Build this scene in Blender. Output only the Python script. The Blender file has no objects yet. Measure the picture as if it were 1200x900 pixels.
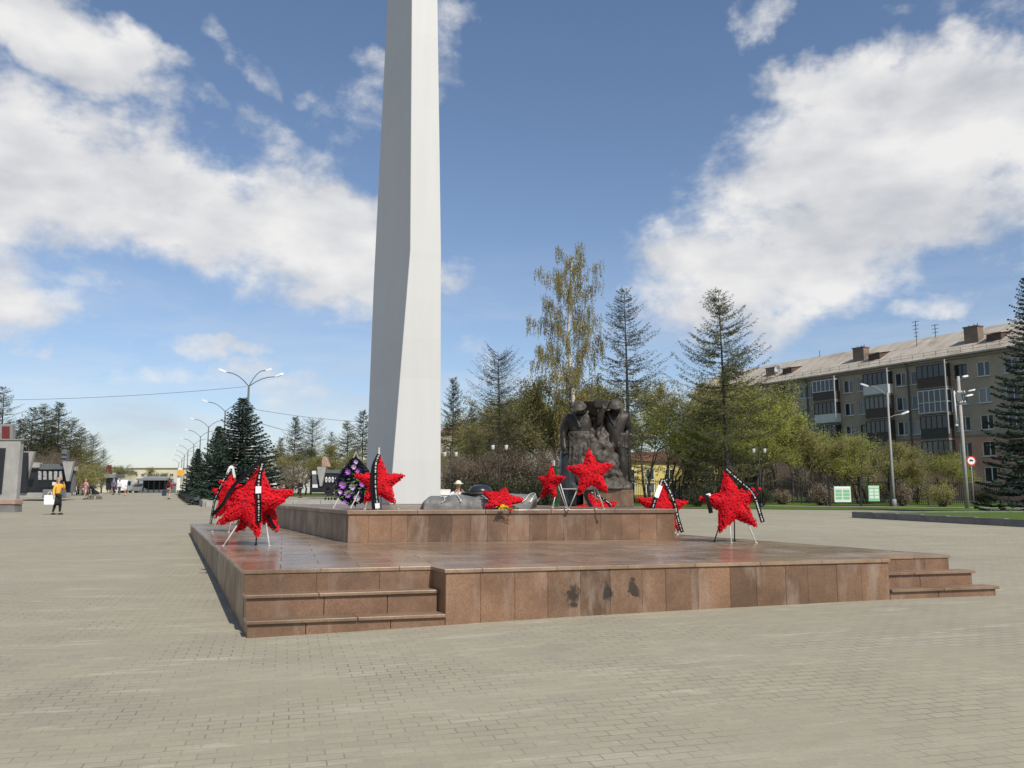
import bpy, bmesh, math, random
import numpy as np
from mathutils import Vector, Matrix
random.seed(7)
SC = bpy.context.scene
COL = SC.collection
R = math.radians
# ---------------------------------------------------------------- camera model (used to turn measured sight lines into places)
F, EYE = 985.0, 1.46
PITCH = math.atan(130 / F)
CP, SP = math.cos(PITCH), math.sin(PITCH)

def at(u, v, Y):
    zc = (450 - v) / F
    t = Y / (CP - SP * zc)
    return Vector(((u - 600) / F * t, Y, EYE + (SP + CP * zc) * t))

# ---------------------------------------------------------------- terrain height
PA, PB, PC = -0.00674, 0.01506, -0.148
def plane(x, y): return PA * x + PB * y + PC
CTRL = [(-.76, 9.79, .014), (4.95, 11.33, .10), (-9.5, 25.1, .34), (-2.83, 9.24, -.08), (6.73, 11.8, .10), (2, 10.4, .05)]
_A = np.array([[math.exp(-((a[0]-b[0])**2 + (a[1]-b[1])**2) / (2*9)) for b in CTRL] for a in CTRL]) + np.eye(len(CTRL))*.15
_w = np.linalg.solve(_A, np.array([c[2]-plane(c[0], c[1]) for c in CTRL]))
def ground(x, y):
    z = plane(x, y)
    for c, w in zip(CTRL, _w):
        z += w * math.exp(-((x-c[0])**2 + (y-c[1])**2) / 18)
    if z > 1.2: z = 1.2 + .75 * (1 - math.exp(-(z-1.2)/.75))
    if z < -.8: z = -.8
    return z

# ---------------------------------------------------------------- tagging
def tag(o, label=None, cat=None, group=None, kind=None):
    if label: o['label'] = label
    if cat: o['category'] = cat
    if group: o['group'] = group
    if kind: o['kind'] = kind
    return o
def thing(name, label, cat, loc=(0, 0, 0), rz=0, group=None):
    o = bpy.data.objects.new(name, None); COL.objects.link(o)
    o.location = loc; o.rotation_euler = (0, 0, rz); o.empty_display_size = .1
    return tag(o, label, cat, group)
def copy_tree(o, parent=None, label=None):
    c = o.copy(); COL.objects.link(c)
    if parent is not None: c.parent = parent
    for ch in list(o.children): copy_tree(ch, c)
    if label: c['label'] = label
    return c

# ---------------------------------------------------------------- mesh builder
class MB:
    def __init__(s): s.v = []; s.f = []; s.m = []; s.mi = 0; s.sm = []; s.smooth = False
    def mat(s, i): s.mi = i; return s
    def add(s, vs, fs):
        b = len(s.v); s.v += [tuple(q) for q in vs]
        for q in fs: s.f.append(tuple(b+i for i in q)); s.m.append(s.mi); s.sm.append(s.smooth)
        return s
    def hexa(s, b, t):
        return s.add(list(b)+list(t), [(3,2,1,0),(4,5,6,7),(0,1,5,4),(1,2,6,5),(2,3,7,6),(3,0,4,7)])
    def box(s, c, d, rz=0, M=None):
        x, y, z = d[0]/2, d[1]/2, d[2]/2
        P = [(-x,-y,-z),(x,-y,-z),(x,y,-z),(-x,y,-z),(-x,-y,z),(x,-y,z),(x,y,z),(-x,y,z)]
        m = Matrix.Translation(c) @ Matrix.Rotation(rz, 4, 'Z')
        if M is not None: m = M @ m
        P = [m @ Vector(p) for p in P]
        return s.hexa(P[:4], P[4:])
    def prism(s, poly, z0, z1):
        n = len(poly)
        zf0 = z0 if callable(z0) else (lambda x, y: z0)
        zf1 = z1 if callable(z1) else (lambda x, y: z1)
        vs = [(p[0], p[1], zf0(p[0], p[1])) for p in poly] + [(p[0], p[1], zf1(p[0], p[1])) for p in poly]
        fs = [tuple(range(n-1, -1, -1)), tuple(range(n, 2*n))] + [(i, (i+1) % n, n+(i+1) % n, n+i) for i in range(n)]
        return s.add(vs, fs)
    def tube(s, pts, r, n=6, cap=True):
        pts = [Vector(p) for p in pts]
        rs = list(r) if isinstance(r, (list, tuple)) else [r]*len(pts)
        rings = []; prev = None
        for i, p in enumerate(pts):
            d = (pts[min(i+1, len(pts)-1)] - pts[max(i-1, 0)])
            d = d.normalized() if d.length > 1e-9 else Vector((0, 0, 1))
            a = prev if prev is not None else (Vector((0, 0, 1)) if abs(d.z) < .9 else Vector((1, 0, 0)))
            a = a - d*a.dot(d)
            if a.length < 1e-6: a = d.orthogonal()
            a.normalize(); prev = a; b = d.cross(a)
            rings.append([p + (a*math.cos(2*math.pi*k/n) + b*math.sin(2*math.pi*k/n))*rs[i] for k in range(n)])
        vs = [q for rg in rings for q in rg]
        fs = [(i*n+k, i*n+(k+1) % n, (i+1)*n+(k+1) % n, (i+1)*n+k) for i in range(len(pts)-1) for k in range(n)]
        if cap: fs += [tuple(range(n-1, -1, -1)), tuple((len(pts)-1)*n+k for k in range(n))]
        return s.add(vs, fs)
    def lathe(s, prof, c=(0, 0, 0), n=16, sx=1, sy=1):
        vs = []; fs = []
        for (r, z) in prof:
            for k in range(n):
                a = 2*math.pi*k/n; vs.append((c[0]+r*math.cos(a)*sx, c[1]+r*math.sin(a)*sy, c[2]+z))
        for i in range(len(prof)-1):
            for k in range(n): fs.append((i*n+k, i*n+(k+1) % n, (i+1)*n+(k+1) % n, (i+1)*n+k))
        fs += [tuple(range(n-1, -1, -1)), tuple((len(prof)-1)*n+k for k in range(n))]
        return s.add(vs, fs)
    def ball(s, c, r, n=10, m=6):
        rr = r if isinstance(r, (tuple, list)) else (r, r, r)
        vs = []; fs = []
        for i in range(1, m):
            t = math.pi*i/m
            for k in range(n):
                a = 2*math.pi*k/n
                vs.append((c[0]+rr[0]*math.sin(t)*math.cos(a), c[1]+rr[1]*math.sin(t)*math.sin(a), c[2]-rr[2]*math.cos(t)))
        vs += [(c[0], c[1], c[2]-rr[2]), (c[0], c[1], c[2]+rr[2])]
        L = (m-1)*n
        for i in range(m-2):
            for k in range(n): fs.append((i*n+k, i*n+(k+1) % n, (i+1)*n+(k+1) % n, (i+1)*n+k))
        for k in range(n): fs.append((L, (k+1) % n, k)); fs.append((L+1, (m-2)*n+k, (m-2)*n+(k+1) % n))
        return s.add(vs, fs)
    def mesh(s, name, mats):
        me = bpy.data.meshes.new(name); me.from_pydata(s.v, [], s.f)
        for m in (mats if isinstance(mats, (list, tuple)) else [mats]): me.materials.append(m)
        me.polygons.foreach_set('material_index', s.m); me.polygons.foreach_set('use_smooth', s.sm)
        me.update(); return me
    def build(s, name, mats, parent=None, loc=None):
        return link(name, s.mesh(name, mats), parent, loc)
def link(name, me, parent=None, loc=None):
    o = bpy.data.objects.new(name, me); COL.objects.link(o)
    if parent is not None: o.parent = parent
    if loc is not None: o.location = loc
    return o
def bevel(o, w=.01, seg=2):
    m = o.modifiers.new('bevel', 'BEVEL'); m.width = w; m.segments = seg; m.limit_method = 'ANGLE'; return o
def cards(name, mats, C, A, B, mi=None):
    """many small leaf faces: centres C, half axes A and B (n x 3 arrays)"""
    n = len(C)
    V = np.stack([C-A, C+B*.9-A*.1, C+A, C-B*.9+A*.1], 1).reshape(-1, 3).astype(np.float32)
    me = bpy.data.meshes.new(name)
    me.vertices.add(4*n); me.vertices.foreach_set('co', V.ravel())
    me.loops.add(4*n); me.loops.foreach_set('vertex_index', np.arange(4*n, dtype=np.int32))
    me.polygons.add(n); me.polygons.foreach_set('loop_start', np.arange(0, 4*n, 4, dtype=np.int32))
    me.polygons.foreach_set('loop_total', np.full(n, 4, dtype=np.int32))
    for m in (mats if isinstance(mats, (list, tuple)) else [mats]): me.materials.append(m)
    if mi is not None: me.polygons.foreach_set('material_index', np.asarray(mi, dtype=np.int32))
    me.update(calc_edges=True); me.validate(); return me
def rand_axes(rng, n, size, aspect=.55, axis=None, jit=.6):
    D = rng.normal(size=(n, 3))
    if axis is not None: D = axis + D*jit
    D /= np.linalg.norm(D, axis=1)[:, None] + 1e-9
    T = rng.normal(size=(n, 3)); T -= D*(T*D).sum(1)[:, None]; T /= np.linalg.norm(T, axis=1)[:, None] + 1e-9
    s = (size*rng.uniform(.6, 1.35, n))[:, None]
    return D*s*.5, T*s*.5*aspect

# ---------------------------------------------------------------- materials
def nodes(name):
    m = bpy.data.materials.new(name); m.use_nodes = True
    nt = m.node_tree; b = nt.nodes['Principled BSDF']
    return m, nt, nt.nodes, nt.links, b
def coord(nt, kind='Object'):
    n = nt.nodes.new('ShaderNodeTexCoord'); return n.outputs[kind]
def noise(nt, vec, scale, detail=4, rough=.55, dist=0):
    n = nt.nodes.new('ShaderNodeTexNoise'); n.inputs['Scale'].default_value = scale
    n.inputs['Detail'].default_value = detail; n.inputs['Roughness'].default_value = rough; n.inputs['Distortion'].default_value = dist
    if vec is not None: nt.links.new(vec, n.inputs['Vector'])
    return n.outputs['Fac']
def ramp(nt, fac, stops):
    r = nt.nodes.new('ShaderNodeValToRGB'); e = r.color_ramp.elements
    while len(e) < len(stops): e.new(.5)
    for k, (p, c) in enumerate(stops):
        e[k].position = p; e[k].color = (c, c, c, 1) if isinstance(c, (int, float)) else (*c, 1)
    nt.links.new(fac, r.inputs['Fac']); return r.outputs['Color']
def mixc(nt, fac, a, b, mode='MIX'):
    n = nt.nodes.new('ShaderNodeMix'); n.data_type = 'RGBA'; n.blend_type = mode
    for i_, x in ((0, fac), (6, a), (7, b)):
        s = n.inputs[i_]
        if isinstance(x, (int, float)): s.default_value = x if i_ == 0 else (x, x, x, 1)
        elif isinstance(x, tuple): s.default_value = (*x, 1)
        else: nt.links.new(x, s)
    return n.outputs[2]
def math_(nt, op, a, b=0.0, c=None, clamp=False):
    n = nt.nodes.new('ShaderNodeMath'); n.operation = op; n.use_clamp = clamp
    for i, x in enumerate((a, b, c)):
        if x is None: continue
        if isinstance(x, (int, float)): n.inputs[i].default_value = x
        else: nt.links.new(x, n.inputs[i])
    return n.outputs[0]
def bump(nt, b, h, strength=.3, dist=.01):
    n = nt.nodes.new('ShaderNodeBump'); n.inputs['Strength'].default_value = strength; n.inputs['Distance'].default_value = dist
    nt.links.new(h, n.inputs['Height']); nt.links.new(n.outputs['Normal'], b.inputs['Normal'])
def scl(c, k): return tuple(min(1, max(0, x*k)) for x in c)
def M(name, c, rough=.8, var=.15, scale=3., bmp=0., metal=0., fine=0., island=0., c2=None, spec=.4, bscale=None):
    m, nt, N, L, b = nodes(name)
    v = coord(nt)
    col = mixc(nt, ramp(nt, noise(nt, v, scale, 5, .6), [(.3, 0.), (.7, 1.)]), scl(c, 1-var), c2 if c2 else scl(c, 1+var))
    if fine: col = mixc(nt, fine, col, ramp(nt, noise(nt, v, scale*14, 3, .7), [(.35, .12), (.65, 1.)]), 'MULTIPLY')
    if island:
        g = N.new('ShaderNodeNewGeometry')
        col = mixc(nt, 1., col, ramp(nt, g.outputs['Random Per Island'], [(0, 1-island), (1, 1.0)]), 'MULTIPLY')
    L.new(col, b.inputs['Base Color'])
    b.inputs['Roughness'].default_value = rough; b.inputs['Metallic'].default_value = metal
    b.inputs['Specular IOR Level'].default_value = spec
    if bmp: bump(nt, b, noise(nt, v, bscale or scale*6, 5, .65), bmp, .02)
    return m
def LEAF(name, c1, c2, trans=.35, rough=.7):
    m, nt, N, L, b = nodes(name)
    g = N.new('ShaderNodeNewGeometry')
    col = ramp(nt, g.outputs['Random Per Island'], [(0, c1), (1, c2)])
    L.new(col, b.inputs['Base Color']); b.inputs['Roughness'].default_value = rough; b.inputs['Specular IOR Level'].default_value = .15
    if trans:
        t = N.new('ShaderNodeBsdfTranslucent'); L.new(col, t.inputs['Color'])
        x = N.new('ShaderNodeMixShader'); x.inputs[0].default_value = trans
        L.new(b.outputs[0], x.inputs[1]); L.new(t.outputs[0], x.inputs[2]); L.new(x.outputs[0], N['Material Output'].inputs['Surface'])
    return m
AX = R(15.1)          # bearing of the podium's front
EX = Vector((math.cos(AX), math.sin(AX))); EYV = Vector((-.386, .9225)); O0 = Vector((-2.83, 9.24))
def PT(s, t): return O0 + EX*s + EYV*t

def paving():
    m, nt, N, L, b = nodes('paving_blocks')
    v = coord(nt)
    mp = N.new('ShaderNodeMapping'); mp.inputs['Rotation'].default_value = (0, 0, -AX); L.new(v, mp.inputs['Vector'])
    vv = mp.outputs[0]
    wob = N.new('ShaderNodeTexNoise'); wob.inputs['Scale'].default_value = 1.3; wob.inputs['Detail'].default_value = 2; L.new(vv, wob.inputs['Vector'])
    vm = N.new('ShaderNodeVectorMath'); vm.operation = 'MULTIPLY_ADD'; L.new(wob.outputs['Color'], vm.inputs[0]); vm.inputs[1].default_value = (.035, .035, 0); L.new(vv, vm.inputs[2])
    br = N.new('ShaderNodeTexBrick'); L.new(vm.outputs[0], br.inputs['Vector'])
    br.inputs['Scale'].default_value = 1; br.inputs['Brick Width'].default_value = .21; br.inputs['Row Height'].default_value = .108
    br.inputs['Mortar Size'].default_value = .006; br.inputs['Mortar Smooth'].default_value = .35; br.inputs['Bias'].default_value = 0
    br.inputs['Color1'].default_value = (0, 0, 0, 1); br.inputs['Color2'].default_value = (1, 1, 1, 1); br.inputs['Mortar'].default_value = (.5, .5, .5, 1)
    tone = br.outputs['Color']; joint = br.outputs['Fac']
    sp = N.new('ShaderNodeMapping'); sp.inputs['Scale'].default_value = (.35, 1.5, 1); L.new(vv, sp.inputs['Vector'])
    big = noise(nt, vv, .16, 5, .6); mid = noise(nt, sp.outputs[0], .8, 5, .65); fine = noise(nt, v, 45, 3, .7)
    base = mixc(nt, ramp(nt, big, [(.3, 0.), (.72, 1.)]), (.318, .290, .208), (.398, .360, .256))
    base = mixc(nt, math_(nt, 'MULTIPLY', tone, .48), base, (.285, .262, .205))
    base = mixc(nt, ramp(nt, mid, [(.52, 0.), (.78, .42)]), base, (.48, .44, .345))
    base = mixc(nt, ramp(nt, noise(nt, vv, 2.2, 5, .7, .5), [(.60, 0.), (.8, .25)]), base, (.23, .205, .165))
    base = mixc(nt, ramp(nt, noise(nt, vv, .42, 6, .7, 1.5), [(.56, 0.), (.70, .35)]), base, (.225, .205, .165))
    stv = N.new('ShaderNodeMapping'); stv.inputs['Scale'].default_value = (.55, 3.2, 1); stv.inputs['Rotation'].default_value = (0, 0, .06); L.new(vv, stv.inputs['Vector'])
    base = mixc(nt, ramp(nt, noise(nt, stv.outputs[0], 1.1, 6, .75, .4), [(.56, 0.), (.66, .55)]), base, (.50, .46, .365))
    base = mixc(nt, .35, base, ramp(nt, fine, [(.3, .62), (.7, 1.)]), 'MULTIPLY')
    # joints fill with sand in places
    jm = math_(nt, 'MULTIPLY', joint, ramp(nt, noise(nt, vv, .75, 4, .7), [(.42, .08), (.64, .95)]))
    base = mixc(nt, jm, base, (.145, .128, .10))
    L.new(base, b.inputs['Base Color']); b.inputs['Roughness'].default_value = .88; b.inputs['Specular IOR Level'].default_value = .25
    h = math_(nt, 'SUBTRACT', math_(nt, 'MULTIPLY', tone, .35), math_(nt, 'MULTIPLY', joint, .9))
    h = math_(nt, 'ADD', h, math_(nt, 'MULTIPLY', fine, .25))
    bump(nt, b, h, .28, .005)
    return m

def granite(name, c1, c2, rough, island=.35, stain=0., polish_dirt=False, slab=None, soot=False):
    m, nt, N, L, b = nodes(name)
    v = coord(nt)
    col = mixc(nt, ramp(nt, noise(nt, v, 55, 3, .7), [(.35, 0.), (.65, 1.)]), c1, c2)
    col = mixc(nt, ramp(nt, noise(nt, v, 1.7, 6, .7), [(.36, 0.), (.68, .8)]), col, scl(c1, .58))
    col = mixc(nt, ramp(nt, noise(nt, v, 190, 1, .5), [(.62, 0.), (.70, .5)]), col, (.05, .04, .038))
    if island:
        g = N.new('ShaderNodeNewGeometry')
        r_ = g.outputs['Random Per Island']
        col = mixc(nt, 1., col, ramp(nt, r_, [(0, (1-island, 1-island*1.05, 1-island*1.1)), (.5, (.95, .93, .9)), (1, (1.25, 1.2, 1.15))]), 'MULTIPLY')
    if stain:
        sp = N.new('ShaderNodeMapping'); sp.inputs['Scale'].default_value = (1, 1, .3); L.new(v, sp.inputs['Vector'])
        col = mixc(nt, ramp(nt, noise(nt, sp.outputs[0], 2.6, 5, .7), [(.52, 0.), (.72, stain)]), col, (.30, .235, .185))
        col = mixc(nt, ramp(nt, noise(nt, v, 3.1, 5, .65, .8), [(.60, 0.), (.80, stain*.7)]), col, (.075, .06, .05))
    if soot:
        for (s, z, ax_, az_) in ((1.52+2.15, .30, .10, .16), (1.96+2.15, .30, .07, .16), (2.30+2.15, .33, .09, .13)):
            p = PT(s, 0); dk = N.new('ShaderNodeVectorMath'); dk.operation = 'DISTANCE'
            mp = N.new('ShaderNodeMapping'); mp.inputs['Location'].default_value = (-p.x/ax_, -p.y/ax_, -z/az_); mp.inputs['Scale'].default_value = (1/ax_, 1/ax_, 1/az_); L.new(v, mp.inputs['Vector']); L.new(mp.outputs[0], dk.inputs[0]); dk.inputs[1].default_value = (0, 0, 0)
            q = math_(nt, 'ADD', dk.outputs['Value'], math_(nt, 'MULTIPLY', math_(nt, 'SUBTRACT', noise(nt, v, 9, 4, .6), .5), 3.2))
            col = mixc(nt, ramp(nt, q, [(.55, .85 if s < 5 else .45), (.95, 0.)]), col, (.018, .015, .013))
    rf = ramp(nt, noise(nt, v, 1.4, 4, .6), [(.3, rough*.7), (.7, min(1, rough*1.5))])
    if slab:
        mp = N.new('ShaderNodeMapping'); mp.inputs['Rotation'].default_value = (0, 0, -AX); L.new(v, mp.inputs['Vector'])
        br = N.new('ShaderNodeTexBrick'); L.new(mp.outputs[0], br.inputs['Vector']); br.inputs['Scale'].default_value = 1
        br.inputs['Brick Width'].default_value = slab[0]; br.inputs['Row Height'].default_value = slab[1]; br.inputs['Mortar Size'].default_value = .006
        br.inputs['Color1'].default_value = (.72, .70, .68, 1); br.inputs['Color2'].default_value = (1.1, 1.08, 1.05, 1); br.inputs['Mortar'].default_value = (.35, .33, .3, 1)
        col = mixc(nt, 1., col, br.outputs['Color'], 'MULTIPLY')
        dust = ramp(nt, noise(nt, mp.outputs[0], .55, 6, .7, 1.2), [(.48, 0.), (.72, .75)])
        col = mixc(nt, math_(nt, 'MULTIPLY', dust, .5), col, (.34, .28, .225))
        rf = math_(nt, 'ADD', math_(nt, 'MULTIPLY', dust, .30), math_(nt, 'MULTIPLY', br.outputs['Fac'], .4))
        rf = math_(nt, 'ADD', rf, rough)
    L.new(col, b.inputs['Base Color']); L.new(rf, b.inputs['Roughness']); b.inputs['Specular IOR Level'].default_value = .32 if slab else .45
    bump(nt, b, noise(nt, v, 70, 3, .6), .08, .004)
    return m

mt = {}
mt['paving'] = paving()
mt['gr_wall'] = granite('granite_cladding', (.168, .096, .056), (.265, .163, .100), .42, .40, .75, soot=True)
mt['gr_top'] = granite('granite_polished_floor', (.27, .18, .115), (.38, .268, .178), .20, 0, 0, slab=(.9, .6))
mt['gr_cap'] = granite('granite_cap', (.20, .128, .08), (.29, .195, .128), .35, .22, .4)
mt['gr_step'] = granite('granite_step', (.142, .082, .049), (.228, .140, .088), .40, .25, .55)
mt['gap'] = M('joint_mortar', (.20, .16, .125), .95)  # mortar colour of the core behind the slabs
mt['smoke'] = M('soot', (.02, .018, .017), .9)

def obelisk_mat():
    m, nt, N, L, b = nodes('painted_metal_sheets')
    v = coord(nt)
    sx = N.new('ShaderNodeSeparateXYZ'); L.new(v, sx.inputs[0])
    st = N.new('ShaderNodeMapping'); st.inputs['Scale'].default_value = (2.5, 2.5, .22); L.new(v, st.inputs['Vector'])
    col = mixc(nt, ramp(nt, noise(nt, st.outputs[0], .9, 6, .62, .6), [(.38, 0.), (.62, 1.)]), (.525, .532, .508), (.545, .55, .525))
    f = math_(nt, 'FRACT', math_(nt, 'DIVIDE', sx.outputs[2], 1.22))
    seam = ramp(nt, f, [(0, 1.), (.012, 0.)])
    col = mixc(nt, math_(nt, 'MULTIPLY', seam, .22), col, (.42, .41, .39))
    pt = math_(nt, 'FLOOR', math_(nt, 'DIVIDE', sx.outputs[2], 1.22))
    wn = N.new('ShaderNodeTexWhiteNoise'); wn.noise_dimensions = '1D'; L.new(pt, wn.inputs['W'])
    col = mixc(nt, 1., col, ramp(nt, wn.outputs['Value'], [(0, .965), (1, 1.)]), 'MULTIPLY')
    L.new(col, b.inputs['Base Color']); b.inputs['Roughness'].default_value = .55; b.inputs['Specular IOR Level'].default_value = .3
    bump(nt, b, noise(nt, st.outputs[0], .7, 3, .5), .12, .05)
    return m
mt['obelisk'] = obelisk_mat()
mt['bronze'] = M('dark_bronze', (.050, .043, .037), .52, .45, 2.2, .35, .55, 0, 0, (.062, .054, .047), bscale=9)
mt['bronze_worn'] = M('worn_bronze', (.052, .045, .038), .6, .5, 4.5, .7, .2, 0, 0, (.125, .108, .088), bscale=10)
mt['red'] = LEAF('red_petals', (.60, .006, .016), (.94, .028, .045), .12, .65)
mt['red_core'] = M('red_foam', (.30, .003, .010), .9, .3, 9)
mt['ribbon'] = M('black_ribbon', (.005, .005, .006), .75, .2, 6, spec=.15)
mt['ribbon_print'] = M('silver_print', (.62, .60, .56), .5, .2, 30)
mt['white_ribbon'] = M('white_ribbon', (.75, .74, .72), .5, .05)
mt['green_ribbon'] = M('green_ribbon', (.015, .12, .05), .5, .1)
mt['stand'] = M('pale_stand_metal', (.50, .48, .44), .45, .15, 8)
mt['stand_dark'] = M('dark_stand_metal', (.03, .03, .032), .5)
mt['purple'] = LEAF('purple_petals', (.26, .06, .40), (.46, .18, .56), .1)
mt['lilac'] = LEAF('lilac_petals', (.46, .26, .54), (.62, .46, .66), .1)
mt['wreath'] = LEAF('dark_wreath_leaves', (.008, .010, .022), (.03, .03, .06), 0, .5)
mt['leafgreen'] = LEAF('green_leaves', (.10, .22, .05), (.18, .34, .10), .2)
mt['yellow'] = LEAF('yellow_petals', (.75, .45, .02), (.85, .62, .06), .1)
mt['cast'] = M('cast_grey_metal', (.13, .125, .115), .58, .35, 2.2, .35, .15, 0, 0, (.27, .262, .245), bscale=14)
mt['fold_lit'] = M('painted_fold_light', (.50, .49, .46), .4, .2, 4, .1, .3)  # pale tone for light painted along the casting's folds
mt['concrete'] = M('concrete', (.36, .35, .325), .85, .18, 1.6, .15, fine=.25)
mt['concrete_d'] = M('concrete_dark', (.22, .22, .215), .85, .18, 1.6, .15)
mt['pinkstone'] = M('pink_stone', (.36, .24, .18), .6, .15, 4)
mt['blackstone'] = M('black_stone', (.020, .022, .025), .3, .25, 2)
mt['greystone'] = M('grey_stone', (.12, .125, .13), .5, .2, 2)
mt['portrait'] = M('portrait_plate', (.30, .30, .30), .4, .5, 9, c2=(.55, .55, .54))
mt['maroon'] = M('maroon_panel', (.13, .025, .022), .6)
mt['bark'] = M('bark', (.085, .068, .055), .95, .35, 6, .5)
mt['twig'] = M('twig_bark', (.15, .12, .09), .95, .3, 6)
mt['bark_l'] = M('larch_bark', (.060, .050, .043), .95, .3, 6, .4)
def birchbark():
    m, nt, N, L, b = nodes('birch_bark')
    v = coord(nt); st = N.new('ShaderNodeMapping'); st.inputs['Scale'].default_value = (1, 1, 3.5); L.new(v, st.inputs['Vector'])
    col = mixc(nt, ramp(nt, noise(nt, st.outputs[0], 3, 4, .7), [(.50, 0.), (.62, 1.)]), (.58, .55, .48), (.06, .05, .045))
    L.new(col, b.inputs['Base Color']); b.inputs['Roughness'].default_value = .8; return m
mt['birch'] = birchbark()
mt['lf_spruce'] = LEAF('spruce_needles', (.016, .032, .022), (.065, .10, .075), .1)
mt['lf_larch'] = LEAF('larch_needles', (.085, .095, .038), (.19, .20, .088), .35)
mt['lf_larchd'] = LEAF('larch_needles_dark', (.062, .066, .036), (.13, .138, .072), .3)
mt['lf_birch'] = LEAF('birch_catkins', (.20, .17, .058), (.36, .315, .125), .4)
mt['lf_spring'] = LEAF('spring_leaves', (.29, .32, .065), (.50, .50, .15), .55)
mt['lf_olive'] = LEAF('olive_buds', (.27, .255, .09), (.44, .41, .17), .5)
mt['lf_brown'] = LEAF('brown_twigs', (.18, .14, .098), (.31, .25, .175), .3)
mt['lf_darkbush'] = LEAF('dark_bush_leaves', (.035, .042, .022), (.08, .085, .045), .2)
def lawn():
    m, nt, N, L, b = nodes('lawn_grass')
    v = coord(nt)
    col = mixc(nt, noise(nt, v, .7, 5, .7), (.055, .105, .018), (.115, .175, .035))
    col = mixc(nt, ramp(nt, noise(nt, v, 6, 4, .7), [(.5, 0.), (.75, .6)]), col, (.15, .15, .055))
    L.new(col, b.inputs['Base Color']); b.inputs['Roughness'].default_value = .95; b.inputs['Specular IOR Level'].default_value = .1
    bump(nt, b, noise(nt, v, 25, 4, .7), .8, .05); return m
mt['lawn'] = lawn()
mt['path'] = M('pale_path', (.34, .32, .28), .9, .1, 2)
mt['kerb'] = M('kerb_concrete', (.30, .285, .255), .9, .2, 3, .1)
mt['kerb_d'] = M('kerb_granite_grey', (.17, .165, .155), .8, .2, 3, .1)
mt['black'] = M('black_iron', (.012, .012, .013), .5)
mt['darkbag'] = M('dark_plastic', (.02, .02, .022), .55)
mt['pole'] = M('galvanised_pole', (.27, .27, .26), .6, .1, 2, metal=.2)
mt['poleconc'] = M('concrete_pole', (.36, .34, .31), .85, .15, 2)
mt['poledk'] = M('grey_green_pole', (.10, .11, .11), .6, .1)
mt['lampwhite'] = M('lamp_white', (.60, .61, .62), .35, .04)
mt['lampglass'] = M('frosted_lamp_glass', (.50, .49, .46), .3, .05)
mt['cable'] = M('cable_black', (.02, .02, .02), .6)
mt['sgn_w'] = M('sign_white', (.78, .78, .76), .4, .03)
mt['sgn_r'] = M('sign_red', (.65, .03, .02), .4, .05)
mt['sgn_g'] = M('sign_green', (.20, .46, .27), .45, .06)
mt['sgn_lg'] = M('sign_pale_green', (.60, .68, .56), .45, .06)
mt['brickw'] = M('silicate_brick', (.43, .35, .27), .9, .16, .55, .2, fine=.35, bscale=14)
mt['brickp'] = M('pink_render', (.52, .29, .22), .9, .14, .6, fine=.2)
mt['cornice'] = M('cornice_dark', (.25, .215, .18), .9)
def slate():
    m, nt, N, L, b = nodes('weathered_slate_sheets')
    v = coord(nt)
    st = N.new('ShaderNodeMapping'); st.inputs['Scale'].default_value = (1.2, .25, .25); L.new(v, st.inputs['Vector'])
    col = mixc(nt, ramp(nt, noise(nt, st.outputs[0], 1.2, 6, .65), [(.3, 0.), (.7, 1.)]), (.33, .285, .225), (.50, .445, .365))
    col = mixc(nt, ramp(nt, noise(nt, v, .35, 3, .6), [(.55, 0.), (.72, .6)]), col, (.22, .185, .145))
    L.new(col, b.inputs['Base Color']); b.inputs['Roughness'].default_value = .9
    wv = N.new('ShaderNodeTexWave'); wv.inputs['Scale'].default_value = 2.2; L.new(v, wv.inputs['Vector']); bump(nt, b, wv.outputs['Fac'], .5, .05)
    return m
mt['slate'] = slate()
mt['chim'] = M('chimney_brick', (.20, .15, .115), .9, .2, 2, .2)
mt['wframe'] = M('white_window_frame', (.62, .63, .62), .5, .06)
mt['wood'] = M('brown_window_frame', (.085, .055, .04), .7)
def glassm():
    m, nt, N, L, b = nodes('window_glass')
    g = N.new('ShaderNodeNewGeometry'); oi = N.new('ShaderNodeObjectInfo')
    L.new(ramp(nt, oi.outputs['Random'], [(0, (.015, .018, .02)), (.6, (.035, .04, .042)), (1, (.16, .16, .15))]), b.inputs['Base Color'])
    b.inputs['Roughness'].default_value = .08; b.inputs['Specular IOR Level'].default_value = .8; return m
mt['glass'] = glassm()
mt['balw'] = M('balcony_white_panel', (.55, .55, .53), .6, .08)
mt['bald'] = M('balcony_dark_panel', (.065, .052, .046), .7, .2)
mt['balb'] = M('balcony_brown_panel', (.075, .052, .042), .7, .2)
mt['yellowh'] = M('yellow_render', (.62, .47, .16), .85, .08)
mt['cream'] = M('cream_render', (.62, .55, .42), .85, .1, .3)
mt['greyv'] = M('grey_tarpaulin', (.20, .21, .22), .7, .15)
mt['white'] = M('white_paint', (.72, .72, .70), .4, .04)
mt['orange'] = M('orange_banner', (.72, .38, .04), .5, .1)
mt['rubber'] = M('rubber', (.02, .02, .02), .8)
mt['roofred'] = M('rust_roof', (.20, .075, .05), .8)
EXPO=0.16; SKYSAT=1.0; SKYVAL=1.12
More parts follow.
